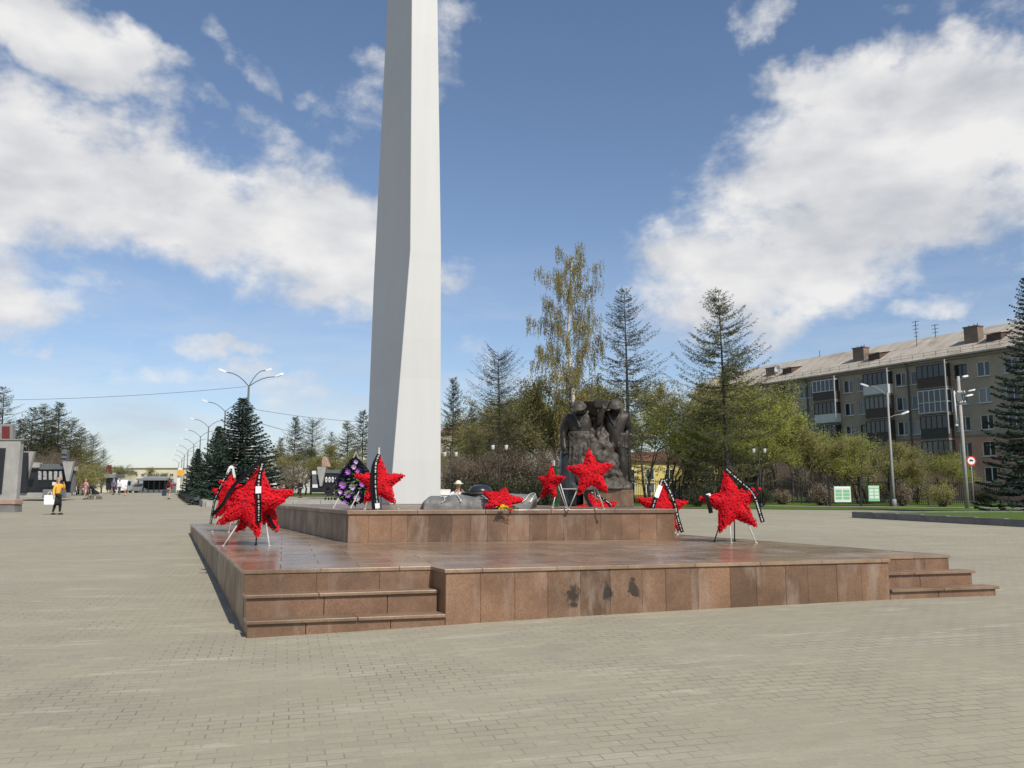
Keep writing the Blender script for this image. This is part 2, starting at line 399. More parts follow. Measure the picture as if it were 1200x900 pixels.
# ================================================================= camera, light, sky
cam = bpy.data.cameras.new('camera'); co = bpy.data.objects.new('camera', cam); COL.objects.link(co)
cam.sensor_width = 36; cam.lens = F/1200*36; cam.clip_end = 5000; cam.clip_start = .1
co.location = (0, 0, EYE); co.rotation_euler = (math.pi/2 + PITCH, 0, 0); SC.camera = co
SAZ, SEL = R(29.5), R(46)       # sun: degrees right of straight-behind ; elevation
SUN = Vector((math.sin(SAZ)*math.cos(SEL), -math.cos(SAZ)*math.cos(SEL), math.sin(SEL)))
sl = bpy.data.lights.new('sun', 'SUN'); sl.energy = 4.0; sl.angle = R(.53); sl.color = (1, .94, .85)
so = bpy.data.objects.new('sun', sl); COL.objects.link(so); so.rotation_euler = SUN.to_track_quat('Z', 'Y').to_euler()
SC.view_settings.view_transform = 'Standard'; SC.view_settings.look = 'None'; SC.view_settings.exposure = EXPO; SC.view_settings.gamma = 1

def azel(u, v):
    zc = (450-v)/F; x, y, z = (u-600)/F, CP-SP*zc, SP+CP*zc
    return math.atan2(x, y), math.atan2(z, math.hypot(x, y))
def sky():
    w = bpy.data.worlds.new('World'); SC.world = w; w.use_nodes = True
    nt = w.node_tree; N, L = nt.nodes, nt.links; bg = N['Background']; bg.inputs['Strength'].default_value = .1
    st = N.new('ShaderNodeTexSky'); st.sky_type = 'NISHITA'; st.sun_disc = False
    st.sun_elevation = SEL; st.sun_rotation = math.pi - SAZ; st.altitude = 200; st.air_density = 1.0; st.dust_density = .7; st.ozone_density = 2.5
    d = coord(nt, 'Generated'); sx = N.new('ShaderNodeSeparateXYZ'); L.new(d, sx.inputs[0])
    az = math_(nt, 'ARCTAN2', sx.outputs[0], sx.outputs[1]); el = math_(nt, 'ARCSINE', sx.outputs[2])
    def comb(a, e):
        c = N.new('ShaderNodeCombineXYZ'); L.new(a, c.inputs[0]); L.new(e, c.inputs[1]); return c.outputs[0]
    ae = comb(az, el)
    # cloud banks: (u, v, half width px, half height px, tilt deg, weight)
    B = [(150, 225, 330, 82, -14, 1.1), (360, 280, 150, 95, -14, 1.05), (390, 375, 80, 24, 0, .55), (40, 210, 170, 75, 0, .95), (30, 262, 130, 40, 10, .6),
         (70, 40, 130, 52, -28, 1.15), (165, 82, 60, 24, -25, .62), (420, 120, 75, 55, 30, .55), (305, 88, 46, 24, 0, .6), (525, 50, 46, 60, 0, .55), (470, 80, 60, 24, -15, .5), (385, 98, 70, 16, 8, .5), (215, 125, 50, 18, -20, .5), (300, 150, 70, 26, 0, .55), (350, 170, 70, 30, 0, .6), (250, 58, 42, 24, -30, .45),
         (20, 350, 66, 34, 0, .8), (15, 405, 45, 10, 0, .7), (250, 403, 100, 14, -4, .55), (260, 440, 150, 26, 0, .45), (380, 470, 130, 45, 0, .55), (530, 318, 50, 36, 0, .6), (545, 415, 60, 40, 0, .42),
         (985, 230, 265, 120, 22, 1.15), (905, 300, 180, 80, 8, 1.1), (1080, 140, 150, 82, 10, 1.05), (985, 92, 80, 40, 0, 1.0), (890, 22, 38, 32, 0, .62), (1100, 52, 50, 28, 10, .72), (1180, 180, 110, 110, 0, 1.0),
         (1125, 362, 80, 24, 0, .62), (845, 345, 110, 30, 0, .7), (560, 470, 60, 40, 0, .45), (1020, 25, 30, 14, 0, .45), (800, 160, 26, 18, 0, .3),
         (-500, 250, 420, 150, 0, 1), (1750, 240, 400, 150, 0, 1), (600, -500, 500, 160, 10, .9)]
    w1 = math_(nt, 'MULTIPLY', math_(nt, 'SUBTRACT', noise(nt, ae, 5, 5, .6), .5), .22)
    off = N.new('ShaderNodeVectorMath'); off.operation = 'ADD'; off.inputs[1].default_value = (3.7, 1.9, 0); L.new(ae, off.inputs[0])
    w2 = math_(nt, 'MULTIPLY', math_(nt, 'SUBTRACT', noise(nt, off.outputs[0], 5, 5, .6), .5), .16)
    aew = comb(math_(nt, 'ADD', az, w1), math_(nt, 'ADD', el, w2))
    dens = None
    for (u, v, a, b_, rot, wgt) in B:
        A, E_ = azel(u, v)
        mp = N.new('ShaderNodeMapping'); mp.vector_type = 'TEXTURE'
        mp.inputs['Location'].default_value = (A, E_, 0); mp.inputs['Rotation'].default_value = (0, 0, R(rot)); mp.inputs['Scale'].default_value = (a/985, b_/985, 1)
        L.new(aew, mp.inputs['Vector'])
        ln = N.new('ShaderNodeVectorMath'); ln.operation = 'LENGTH'; L.new(mp.outputs[0], ln.inputs[0])
        r_ = N.new('ShaderNodeMapRange'); r_.interpolation_type = 'SMOOTHSTEP'
        r_.inputs['From Min'].default_value = 1.5; r_.inputs['From Max'].default_value = .25; r_.inputs['To Min'].default_value = 0; r_.inputs['To Max'].default_value = wgt
        L.new(ln.outputs['Value'], r_.inputs['Value'])
        dens = r_.outputs[0] if dens is None else math_(nt, 'MAXIMUM', dens, r_.outputs[0])
    def nz(de, scale, detail, rough, dist=.25, sy=1.7):
        e2 = math_(nt, 'MULTIPLY', math_(nt, 'ADD', el, de), sy)
        return noise(nt, comb(az, e2), scale, detail, rough, dist)
    n1 = nz(0, 7.5, 14, .62, .12, 1.5); n2 = nz(0.03, 7.5, 14, .62, .12, 1.5)
    def dn(n, k=2.0):
        t = math_(nt, 'ADD', math_(nt, 'MULTIPLY', math_(nt, 'SUBTRACT', n, .5), k), dens)
        return t
    D = dn(n1)
    cov = N.new('ShaderNodeMapRange'); cov.interpolation_type = 'SMOOTHSTEP'; L.new(D, cov.inputs['Value'])
    cov.inputs['From Min'].default_value = .32; cov.inputs['From Max'].default_value = .95
    # thin veil low over the horizon
    veil = math_(nt, 'MULTIPLY', ramp(nt, nz(.1, 4, 6, .6, .3, 5.0), [(.42, 0.), (.7, 1.)]), ramp(nt, el, [(0, .75), (.30, .0)]))
    c_ = math_(nt, 'MAXIMUM', cov.outputs[0], veil)
    c_ = math_(nt, 'MULTIPLY', c_, .97)
    # lit tops, greyer undersides: the cloud is darker where there is more of it above
    b1 = nz(0, 6, 4, .5, .2, 2.2); b2 = nz(.05, 6, 4, .5, .2, 2.2)
    sh = math_(nt, 'ADD', math_(nt, 'MULTIPLY', math_(nt, 'SUBTRACT', b1, b2), 1.5), .52, None, True)
    fine = math_(nt, 'ADD', math_(nt, 'MULTIPLY', math_(nt, 'SUBTRACT', n1, n2), 1.6), .5, None, True)
    sh = math_(nt, 'ADD', math_(nt, 'MULTIPLY', sh, .68), math_(nt, 'MULTIPLY', fine, .32))
    cc = ramp(nt, sh, [(.22, (4.9, 5.05, 5.4)), (.5, (6.5, 6.55, 6.7)), (.72, (7.9, 7.8, 7.7))])
    hs = N.new('ShaderNodeHueSaturation'); hs.inputs['Saturation'].default_value = SKYSAT; hs.inputs['Value'].default_value = SKYVAL; L.new(st.outputs[0], hs.inputs['Color'])
    tint = ramp(nt, el, [(0, (.90, .86, .92)), (.10, (.97, .93, .97)), (.25, (1.02, .99, 1.0)), (.6, (1.0, 1.0, 1.0))])
    L.new(mixc(nt, c_, mixc(nt, 1., hs.outputs[0], tint, 'MULTIPLY'), cc), bg.inputs['Color'])
sky()

# ================================================================= ground
def sheet(name, xs, ys, zf, m, xy=None):
    vs = []; fs = []; nx = len(xs)
    for y in ys:
        for x in xs:
            X, Y = xy(x, y) if xy else (x, y)
            vs.append((X, Y, zf(X, Y)))
    for j in range(len(ys)-1):
        for i in range(nx-1):
            fs.append((j*nx+i, j*nx+i+1, (j+1)*nx+i+1, (j+1)*nx+i))
    me = bpy.data.meshes.new(name); me.from_pydata(vs, [], fs); me.materials.append(m)
    me.polygons.foreach_set('use_smooth', [True]*len(fs)); me.update()
    return link(name, me)
tt = np.linspace(-1, 1, 171)
xs = [float(x) for x in 1500*np.sinh(tt*6.2)/np.sinh(6.2)]
ys = [float(y) for y in 1500*np.sinh(tt*6.2)/np.sinh(6.2) + 10]
tag(sheet('plaza_pavement', xs, ys, ground, mt['paving']), 'wide plaza of worn grey beige paving blocks', 'pavement', kind='structure')

def patch(name, quad, dz, m, n=12, k=12):
    q = [Vector(p) for p in quad]
    def xy(a, b): 
        p = (q[0]*(1-a)+q[1]*a)*(1-b) + (q[3]*(1-a)+q[2]*a)*b
        return p.x, p.y
    return sheet(name, [i/n for i in range(n+1)], [i/k for i in range(k+1)], lambda x, y: ground(x, y)+dz, m, xy)
# lawns and a path on the right and behind the podium
tag(patch('lawn', [(10.5, 54), (72, 50), (84, 130), (5, 130)], .03, mt['lawn'], 40, 40), 'lawn under the trees in front of the apartment block', 'lawn', kind='structure')
tag(patch('lawn', [(-9.5, 62), (10.2, 56), (4.6, 130), (-14, 130)], .03, mt['lawn'], 24, 40), 'lawn behind the bronze sculpture', 'lawn', kind='structure')
tag(patch('footpath', [(14, 60.2), (70, 55), (70, 56.4), (14, 61.6)], .05, mt['path'], 30, 2), 'pale footpath across the lawn', 'path', kind='structure')
tag(patch('lawn', [(-120, 92), (-58, 92), (-70, 260), (-160, 260)], .03, mt['lawn'], 20, 30), 'lawn under the trees on the far side', 'lawn', kind='structure')
tag(patch('lawn', [(-27, 86), (-10, 86), (-14, 200), (-60, 200)], .03, mt['lawn'], 20, 30), 'lawn behind the far memorial wall', 'lawn', kind='structure')

# ================================================================= podium
Zt, Zc = .62, 1.19
def clad(mb, p0, p1, z1, w=.39, th=.035, seed=0, out=None):
    """a row of upright slabs from p0 to p1, standing in the ground, top at z1; out = outward side"""
    rg = random.Random(seed); p0, p1 = Vector(p0), Vector(p1); d = p1-p0; Ln = d.length; d.normalize()
    nrm = Vector((d.y, -d.x))
    n = max(1, round(Ln/w)); cuts = [0]+[(i+rg.uniform(-.12, .12))*Ln/n for i in range(1, n)]+[Ln]
    for a, b in zip(cuts, cuts[1:]):
        o = rg.uniform(0, .003); g_ = .0013
        A = p0+d*(a+g_); Bq = p0+d*(b-g_); q = [A+nrm*o, Bq+nrm*o, Bq-nrm*th, A-nrm*th]
        zb = min(ground(A.x, A.y), ground(Bq.x, Bq.y))-.25
        mb.hexa([(*p, zb) for p in q], [(*p, z1-rg.uniform(0, .004)) for p in q])
def inset(poly, k):
    n = len(poly); out = []
    for i in range(n):
        a, b, c = Vector(poly[i-1]), Vector(poly[i]), Vector(poly[(i+1) % n])
        d1, d2 = (b-a).normalized(), (c-b).normalized()
        n1, n2 = Vector((-d1.y, d1.x)), Vector((-d2.y, d2.x))
        m_ = (n1+n2); m_ = m_/max(.2, m_.dot(n1)); out.append(b+m_*k)
    return out
pod = thing('memorial_podium', 'two tiered brown granite memorial podium with corner steps', 'podium', (0, 0, 0))
foot = [PT(0, .47), PT(2.13, .47), PT(2.15, 0), PT(8.09, 0), PT(8.11, .46), PT(9.52, .46), PT(9.52, 17.2), PT(0, 17.2)]
mb = MB(); mb.prism(inset(foot, .037), -.6, Zt-.045); mb.build('platform_core', mt['gap'], pod)
for k, (i, j) in enumerate([(7, 0), (1, 2), (2, 3), (3, 4), (5, 6), (6, 7)]):
    mb = MB(); clad(mb, foot[i], foot[j], Zt-.046, .40 if k != 0 else .62, seed=k+3)
    bevel(mb.build('lower_cladding', mt['gr_wall'], pod), .0022, 1)
mb = MB(); mb.prism(inset(foot, -.022), Zt-.045, Zt); bevel(mb.build('lower_floor_slab', mt['gr_top'], pod), .006, 2)
# corner steps
def step(s0, s1, t0, t1, z0f, z1, sl, sr, seed):
    m1 = MB(); a, b = PT(s0, t0), PT(s1, t0)
    L_ = s1-s0; n = max(2, round(L_/.85)); rg = random.Random(seed); cs = [0]+[(i+rg.uniform(-.2, .2))/n for i in range(1, n)]+[1]
    for u0, u1 in zip(cs, cs[1:]):
        q = [PT(s0+L_*u0+.003, t0), PT(s0+L_*u1-.003, t0), PT(s0+L_*u1-.003, t1), PT(s0+L_*u0+.003, t1)]
        m1.hexa([(p.x, p.y, z0f) for p in q], [(p.x, p.y, z1-.042) for p in q])
    o = m1.build('step', mt['gr_step'], pod); bevel(o, .004, 1)
    m2 = MB(); cs = [0, rg.uniform(.35, .6), 1]
    for u0, u1 in zip(cs, cs[1:]):
        a0 = s0-sl if u0 == 0 else s0+L_*u0+.0025; a1 = s1+sr if u1 == 1 else s0+L_*u1-.0025
        q = [PT(a0, t0-.035), PT(a1, t0-.035), PT(a1, t1-.002), PT(a0, t1-.002)]
        m2.hexa([(p.x, p.y, z1-.04) for p in q], [(p.x, p.y, z1) for p in q])
    bevel(m2.build('tread', mt['gr_cap'], o), .008, 2)
    return o
step(.0, 2.145, 0, .24, -.5, .125, .02, -.004, 1)
step(.0, 2.135, .242, .468, -.5, .37, .02, -.004, 2)
step(8.095, 9.80, 0, .23, -.4, .225, -.004, .03, 3)
step(8.105, 9.67, .232, .456, -.4, .42, -.004, .03, 4)
for (s0, s1, t) in ((.0, 2.13, .462), (8.115, 9.52, .452)):
    L_ = s1-s0; mb = MB()
    for u0, u1 in ((0, .37), (.37, .71), (.71, 1)):
        q = [PT(s0+L_*u0+.002, t), PT(s0+L_*u1-.002, t), PT(s0+L_*u1-.002, t+.05), PT(s0+L_*u0+.002, t+.05)]
        mb.hexa([(p.x, p.y, .1) for p in q], [(p.x, p.y, Zt-.047) for p in q])
    mb.build('top_riser', mt['gr_step'], pod)
# upper tier
up = [PT(2.22, 5.77), PT(8.36, 5.45), PT(8.36, 16.2), PT(2.05, 16.2)]
mb = MB(); mb.prism(inset(up, .037), .5, 1.11); mb.build('upper_core', mt['gap'], pod)
for k, (i, j) in enumerate([(0, 1), (1, 2), (2, 3), (3, 0)]):
    mb = MB(); rg = random.Random(k+40); p0, p1 = up[i], up[j]; d = (p1-p0); Ln = d.length; d = d/Ln; nr = Vector((d.y, -d.x))
    n = round(Ln/(.375 if k == 0 else .8)); cuts = [0]+[(q+rg.uniform(-.12, .12))*Ln/n for q in range(1, n)]+[Ln]
    for a, b in zip(cuts, cuts[1:]):
        o = rg.uniform(0, .003); A, Bq = p0+d*(a+.0013), p0+d*(b-.0013)
        q = [A+nr*o, Bq+nr*o, Bq-nr*.036, A-nr*.036]
        mb.hexa([(*p, Zt+.001) for p in q], [(*p, 1.108) for p in q])
    bevel(mb.build('upper_cladding', mt['gr_wall'], pod), .0022, 1)
mb = MB(); q4 = inset(up, -.03); mid = inset(up, .45)
mb.prism(mid, 1.112, Zc-.002)
for i in range(4):
    a, b, c, d = q4[i], q4[(i+1) % 4], mid[(i+1) % 4], mid[i]; n = 5 if i % 2 == 0 else 8
    for k in range(n):
        e0, e1 = k/n+.0005, (k+1)/n-.0005
        q = [a.lerp(b, e0), a.lerp(b, e1), d.lerp(c, e1), d.lerp(c, e0)]
        mb.hexa([(*p, 1.113) for p in q], [(*p, Zc) for p in q])
bevel(mb.build('upper_cap_slab', mt['gr_cap'], pod), .008, 2)

# ================================================================= obelisk
ob = thing('obelisk', 'tall pale grey faceted obelisk rising out of the upper podium tier', 'obelisk', (0, 0, 0))
A0 = Vector((-3.5, 24.3, Zc)); dl = Vector((-.42, .907, 0)); dr = Vector((1.42, .58, 0))
A1 = at(480.7, 293, 24.5); zb = A1.z
def ring(A, wl, wr):
    C = A+dl*wl; B = A+dr*wr; return [A, B, C+dr*wr, C]
def pxr(A, ur, ul):       # widths so that the side edges fall on the measured sight lines
    k = lambda u, z: (u-600)/F
    best = []
    for dd, u in ((dr, ur), (dl, ul)):
        lo, hi = 0, 6
        for _ in range(40):
            m_ = (lo+hi)/2; p = A+dd*m_
            dep = p.y*CP + (p.z-EYE)*SP
            px = 600 + F*p.x/dep
            if (px > u) if dd is dr else (px < u): hi = m_
            else: lo = m_
        best.append(m_)
    return best[1], best[0]
r0 = ring(A0, *pxr(A0, 516.5, 427.6)); r1 = ring(A1, *pxr(A1, 517, 438)); A2 = at(482.6, 0, 24.7); r2 = ring(A2, *pxr(A2, 513, 451.5))
def ext(r1, r2, z):
    return [a + (b-a)*((z-a.z)/(b.z-a.z)) for a, b in zip(r1, r2)]
for r_ in (r1, r2):
    for p in r_: p.z = r_[0].z
r3 = ext(r1, r2, 26.0); r3[2].z += 1.0; r3[3].z += 1.0
mb = MB()
RR = [r0, r1, r2, r3]
vs = [tuple(p) for r_ in RR for p in r_]
fs = [(i*4+k, i*4+(k+1) % 4, (i+1)*4+(k+1) % 4, (i+1)*4+k) for i in range(3) for k in range(4)] + [(12, 13, 14, 15), (3, 2, 1, 0)]
mb.add(vs, fs); bevel(mb.build('shaft', mt['obelisk'], ob), .02, 2)

# ================================================================= flower stars
def star_rho(th, inner=.425):
    a = (th % (2*math.pi/5)); a = min(a, 2*math.pi/5-a)       # angle from nearest tip
    # straight edge between tip (1,0) and inner point at 36 deg
    A_ = math.pi/5; x1, y1 = inner*math.cos(A_), inner*math.sin(A_)
    r_ = y1/(math.sin(a)*(1-x1)+y1*math.cos(a))
    return min(r_, .93+.0*a) if a < .05 else r_
def surf_y(x, z, Rr, T):
    rr = math.hypot(x, z); f = min(1, rr/(Rr*star_rho(math.atan2(x, z))+1e-6)); return -T*(1-f**2.2)**.75 if f < 1 else 0
def star_face(parent, Rr, M4, seed, name='star_body'):
    rg = np.random.default_rng(seed); T = .18*Rr; na, K = 80, 7
    mb = MB(); vs = [(0, -T, 0)]
    for k in range(1, K+1):
        for a in range(na):
            th = 2*math.pi*a/na; r_ = star_rho(th)*Rr*k/K*.97; x, z = r_*math.sin(th), r_*math.cos(th)
            vs.append((x, -T*(1-(k/K)**2.2)**.75 if k < K else 0, z))
    fs = [(0, 1+a, 1+(a+1) % na) for a in range(na)]
    for k in range(K-1):
        for a in range(na):
            i, j = 1+k*na+a, 1+k*na+(a+1) % na; fs.append((i, i+na, j+na, j))
    b0 = len(vs); vs += [(v[0], .055, v[2]) for v in vs[-na:]]
    for a in range(na):
        i, j = b0-na+a, b0-na+(a+1) % na; fs.append((i, i+na, j+na, j))
    fs.append(tuple(b0+a for a in range(na)))
    mb.smooth = True; mb.add(vs, fs)
    body = mb.build(name, mt['red_core'], parent); body.matrix_local = M4
    # carnation heads: petals around each head's direction
    heads = []; tries = 0; fl = .022
    nH = int(850*(Rr/.66)**2)+90
    while len(heads) < nH and tries < 18000:
        tries += 1
        x, z = rg.uniform(-Rr, Rr, 2); th = math.atan2(x, z); f = math.hypot(x, z)/(Rr*star_rho(th))
        if f > 1.0: continue
        y = surf_y(x, z, Rr, T); e = .02
        gx = (surf_y(x+e, z, Rr, T)-surf_y(x-e, z, Rr, T))/(2*e); gz = (surf_y(x, z+e, Rr, T)-surf_y(x, z-e, Rr, T))/(2*e)
        n_ = np.array((gx, -1, gz)); n_ /= np.linalg.norm(n_)
        heads.append(((x, y, z), n_))
    for a in range(int(60*Rr/.66)*2):
        th = 2*math.pi*a/(int(60*Rr/.66)*2); r_ = star_rho(th)*Rr*.975
        heads.append(((r_*math.sin(th), rg.uniform(-.02, .05), r_*math.cos(th)), np.array((math.sin(th)*.8, -.6, math.cos(th)*.8))))
    C, A_, B_ = [], [], []
    for c, n_ in heads:
        n_ = n_/np.linalg.norm(n_); t = np.cross(n_, (0.3, .1, .9)); t /= np.linalg.norm(t); b = np.cross(n_, t)
        lift = rg.uniform(-.006, .010); sc_ = rg.uniform(.75, 1.25)*fl
        for k in range(8):
            ph = 2*math.pi*(k+rg.uniform(-.3, .3))/(5 if k < 5 else 3); el = rg.uniform(.15, .5) if k < 5 else rg.uniform(.8, 1.3)
            r_ = t*math.cos(ph)+b*math.sin(ph); ax = r_*math.cos(el)+n_*math.sin(el)
            s_ = sc_*(1 if k < 5 else .75)
            C.append(np.array(c)+n_*(lift+.008)+ax*s_*.5); A_.append(ax*s_*.5); B_.append(np.cross(n_, r_)*s_*.5+n_*rg.uniform(-.004, .004))
    fl_o = link('carnations', cards('carnations', mt['red'], np.array(C), np.array(A_), np.array(B_)), body)
    return body
def strip(name, pts, w, m, parent, side, th=.002):
    """a ribbon through 3-D points; side = direction of its width"""
    pts = [Vector(p) for p in pts]; vs = []; fs = []
    for i, p in enumerate(pts):
        sd = Vector(side[i] if isinstance(side, list) else side).normalized()
        d = (pts[min(i+1, len(pts)-1)]-pts[max(i-1, 0)]).normalized(); nn = d.cross(sd).normalized()
        ww = w[i] if isinstance(w, list) else w
        vs += [p-sd*ww/2-nn*th, p+sd*ww/2-nn*th, p+sd*ww/2+nn*th, p-sd*ww/2+nn*th]
    for i in range(len(pts)-1):
        for k in range(4):
            a, b = i*4+k, i*4+(k+1) % 4; fs.append((a, b, b+4, a+4))
    fs += [(3, 2, 1, 0), tuple(len(vs)-4+k for k in range(4))]
    mb = MB(); mb.add(vs, fs); return mb.build(name, m, parent)
def smooth_pts(P, n=6):
    P = [Vector(p) for p in P]; out = []
    for i in range(len(P)-1):
        a, b, c, d = P[max(i-1, 0)], P[i], P[i+1], P[min(i+2, len(P)-1)]
        for k in range(n):
            t = k/n
            out.append(.5*((2*b)+(c-a)*t+(2*a-5*b+4*c-d)*t*t+(3*b-a-3*c+d)*t**3))
    return out+[P[-1]]
def ribbon(star, body_M, P, w=.085, printed=False, m=None, white=None, seed=0):
    """P: points in the star's own plane (x, y, z); the ribbon's width lies along the plane"""
    pts = [body_M @ p for p in smooth_pts(P)]
    front = (body_M.to_3x3() @ Vector((0, -1, 0))).normalized(); side = []
    for i in range(len(pts)):
        d = (pts[min(i+1, len(pts)-1)]-pts[max(i-1, 0)]).normalized(); s_ = d.cross(front); side.append(s_ if s_.length > .2 else Vector((1, 0, 0)))
    rb = strip('ribbon', pts, w, m or mt['ribbon'], star, side)
    rg = random.Random(seed+11)
    if printed:
        mb = MB()
        for i in range(1, len(pts)-2):
            d = pts[i+1]-pts[i]; nn = (d.cross(side[i])).normalized(); nn = nn if nn.dot(front) > 0 else -nn
            for k in range(3):
                if rg.random() < .30: continue
                c = pts[i]+d*((k+.5)/3)+nn*.0055; h = d*rg.uniform(.09, .14); s_ = side[i].normalized()*w*rg.uniform(.09, .17)
                mb.hexa([c-h-s_, c+h-s_, c+h+s_, c-h+s_], [q+nn*.0015 for q in (c-h-s_, c+h-s_, c+h+s_, c-h+s_)])
        mb.build('printed_lettering', mt['ribbon_print'], rb)
    if white is not None:
        i0, i1 = int(white[0]*len(pts)), int(white[1]*len(pts)); nn = front
        strip('white_fold', [p+nn*.012 for p in pts[i0:i1]], w*1.1, mt['white_ribbon'], rb, side[i0:i1])
    return rb
def star(label, u, v, Y, Rr, base_z, yaw=0, tilt=-8, roll=0, seed=0, legs='tripod', group='red flower stars', backing=False, dark=False):
    c = at(u, v, Y)
    t = thing('flower_star', label, 'flower star', (c.x, c.y, base_z), yaw, group)
    M4 = Matrix.Translation((0, 0, c.z-base_z)) @ Matrix.Rotation(R(tilt), 4, 'X') @ Matrix.Rotation(R(roll), 4, 'Y')
    body = star_face(t, Rr, M4, seed)
    zc = c.z-base_z; inv = M4
    def P(x, y, z): return inv @ Vector((x*Rr, y, z*Rr))
    def leg(a, foot, r=.011, m=None):
        mb = MB(); mb.smooth = True; mb.tube([a, foot], r, 8); mb.lathe([(r*2.4, 0), (r*2.4, .012), (r*1.1, .016)], (foot[0], foot[1], foot[2]), 8)
        mb.build('leg', m or mt['stand'], t)
    if legs == 'tripod':
        leg(P(-.25, .06, .1), (-.42*Rr, -.30*Rr, .0)); leg(P(.25, .06, .1), (.42*Rr, -.30*Rr, .0)); leg(P(0, .07, .35), (.05*Rr, .75*Rr, 0), m=mt['stand_dark'])
        mb = MB(); mb.tube([P(-.3, .065, .02), P(.3, .065, .02)], .009, 6); mb.build('cross_bar', mt['stand'], t)
    return t, M4, zc, P, leg

# near left: two stars back to back on one stand
t, M4, zc, P, leg = star('double red flower star with long black ribbons on the corner of the lower tier', 303.5, 589, 14.55, .655, Zt, 0, -6, 0, 1, None)
cx, cz = -.095, zc+.015
M5 = Matrix.Translation((cx, -.27, cz)) @ Matrix.Rotation(R(-7), 4, 'X') @ Matrix.Rotation(R(16), 4, 'Y')
star_face(t, .655, M5, 2)
leg((cx-.16, -.20, cz-.33), (cx-.345, -.42, 0)); leg((cx+.29, -.20, cz-.36), (cx+.42, -.42, 0)); leg((cx+.08, -.05, cz-.2), (cx+.08, -.02, 0), m=mt['stand_dark'])
M0 = Matrix.Translation((cx, -.27, cz))
ribbon(t, M0, [(.20, -.12, .67), (-.02, -.17, .46), (-.23, -.17, .23), (-.36, -.20, -.03), (-.54, -.16, -.21)], .06, False)
ribbon(t, M0, [(.24, -.08, .66), (.22, -.18, .42), (.22, -.20, .18), (.235, -.20, -.05), (.235, -.17, -.34)], .085, True, white=(.40, .56))
ribbon(t, M0, [(.305, .10, -.22), (.37, .10, -.34), (.44, .10, -.45)], .05, False)
# second left star, partly behind
t, M4, zc, P, leg = star('red flower star half hidden behind the double star', 268, 583, 19.6, .64, Zt, R(-30), -9, 0, 3)
ribbon(t, M4, [(.02, -.06, .66), (-.12, -.12, .40), (-.22, -.14, .10), (-.3, -.13, -.14), (-.34, -.10, -.42), (-.36, -.08, -.62)], .08, True)
ribbon(t, M4, [(-.10, -.08, .50), (-.03, -.09, .68), (.02, -.04, .70)], .07, m=mt['white_ribbon'])
ribbon(t, M4, [(.04, -.05, .70), (.10, -.08, .60), (.18, -.08, .45)], .07, m=mt['white_ribbon'])
# star by the obelisk
t, M4, zc, P, leg = star('red flower star with a printed ribbon beside the purple wreath', 445, 566, 15.9, .52, Zc, R(12), -8, 0, 4, None)
for a, f in (((-.12, .06, .0), (-.27, -.10, 0)), ((.2, .06, -.1), (.36, .02, 0)), ((.02, .07, .3), (.06, .45, 0))): leg(a[:2]+(zc+a[2],), f)
leg((-.04, -.1, zc-.4), (-.06, -.16, 0), m=mt['stand_dark'])
mb = MB(); mb.box((-.02, .05, zc+.56), (.03, .02, .22)); mb.build('stand_head', mt['stand'], t)
ribbon(t, M4, [(-.02, -.05, .53), (-.08, -.12, .35), (-.09, -.15, .1), (-.08, -.15, -.15), (-.05, -.14, -.40), (-.04, -.12, -.52)], .075, True, white=(.78, .96))
ribbon(t, M4, [(-.03, -.05, .54), (-.13, -.10, .3), (-.15, -.13, 0), (-.13, -.12, -.30), (-.11, -.10, -.52)], .06, False)
# small star turned away
t, M4, zc, P, leg = star('small red flower star seen edge on with a green ribbon', 645, 566, 18.0, .42, Zc, R(-48), -10, 0, 5, None)
for a, f in (((-.15, .05, -.1), (-.36, -.18, 0)), ((.15, .05, -.1), (.26, -.2, 0)), ((0, .06, .3), (.12, .34, 0))): leg(a[:2]+(zc+a[2],), f)
mb = MB(); mb.box((.04, .06, zc+.42), (.05, .03, .12)); mb.build('stand_head', mt['stand'], t)
ribbon(t, M4, [(.05, .02, .40), (.16, .02, .10), (.22, .02, -.20), (.24, .03, -.50)], .07, m=mt['green_ribbon'])
# centre star on the bronze sculpture's axis
t, M4, zc, P, leg = star('upright red flower star on a white trestle in front of the bronze sculpture', 692.5, 554.5, 15.9, .50, Zc, R(2), -9, -4, 6, None)
def gl(u, v): 
    q = at(u, v, 15.9); return Vector((q.x, q.y, q.z))-Vector(t.location)
leg(gl(656.5, 567), (*gl(665.5, 595).xy, 0)); leg(gl(681, 563), (*gl(666.5, 595).xy, 0)); leg(gl(699, 571), (*gl(708, 596).xy, 0))
leg((.05, .06, zc), (.15, .45, 0), m=mt['stand'])
mb = MB(); mb.tube([gl(659, 573), gl(700, 573)], .007, 6); mb.build('cross_bar', mt['stand'], t)
# fallen star lying on the flame surround
t, M4, zc, P, leg = star('red flower star lying on the grey cast flame surround', 588, 585.3, 16.0, .44, Zc, R(12), -57, 20, 7, None)
# low star behind the upper tier
t, M4, zc, P, leg = star('red flower star leaning far back under the trestle star', 701, 598, 19.6, .62, Zt, R(12), -48, -10, 8, 'tripod')
ribbon(t, M4, [(-.02, -.06, .62), (-.16, -.10, .40), (-.20, -.13, .12), (-.2, -.12, -.1)], .09)
ribbon(t, M4, [(.02, -.06, .60), (.26, -.13, .10), (.30, -.12, -.05)], .08, True)
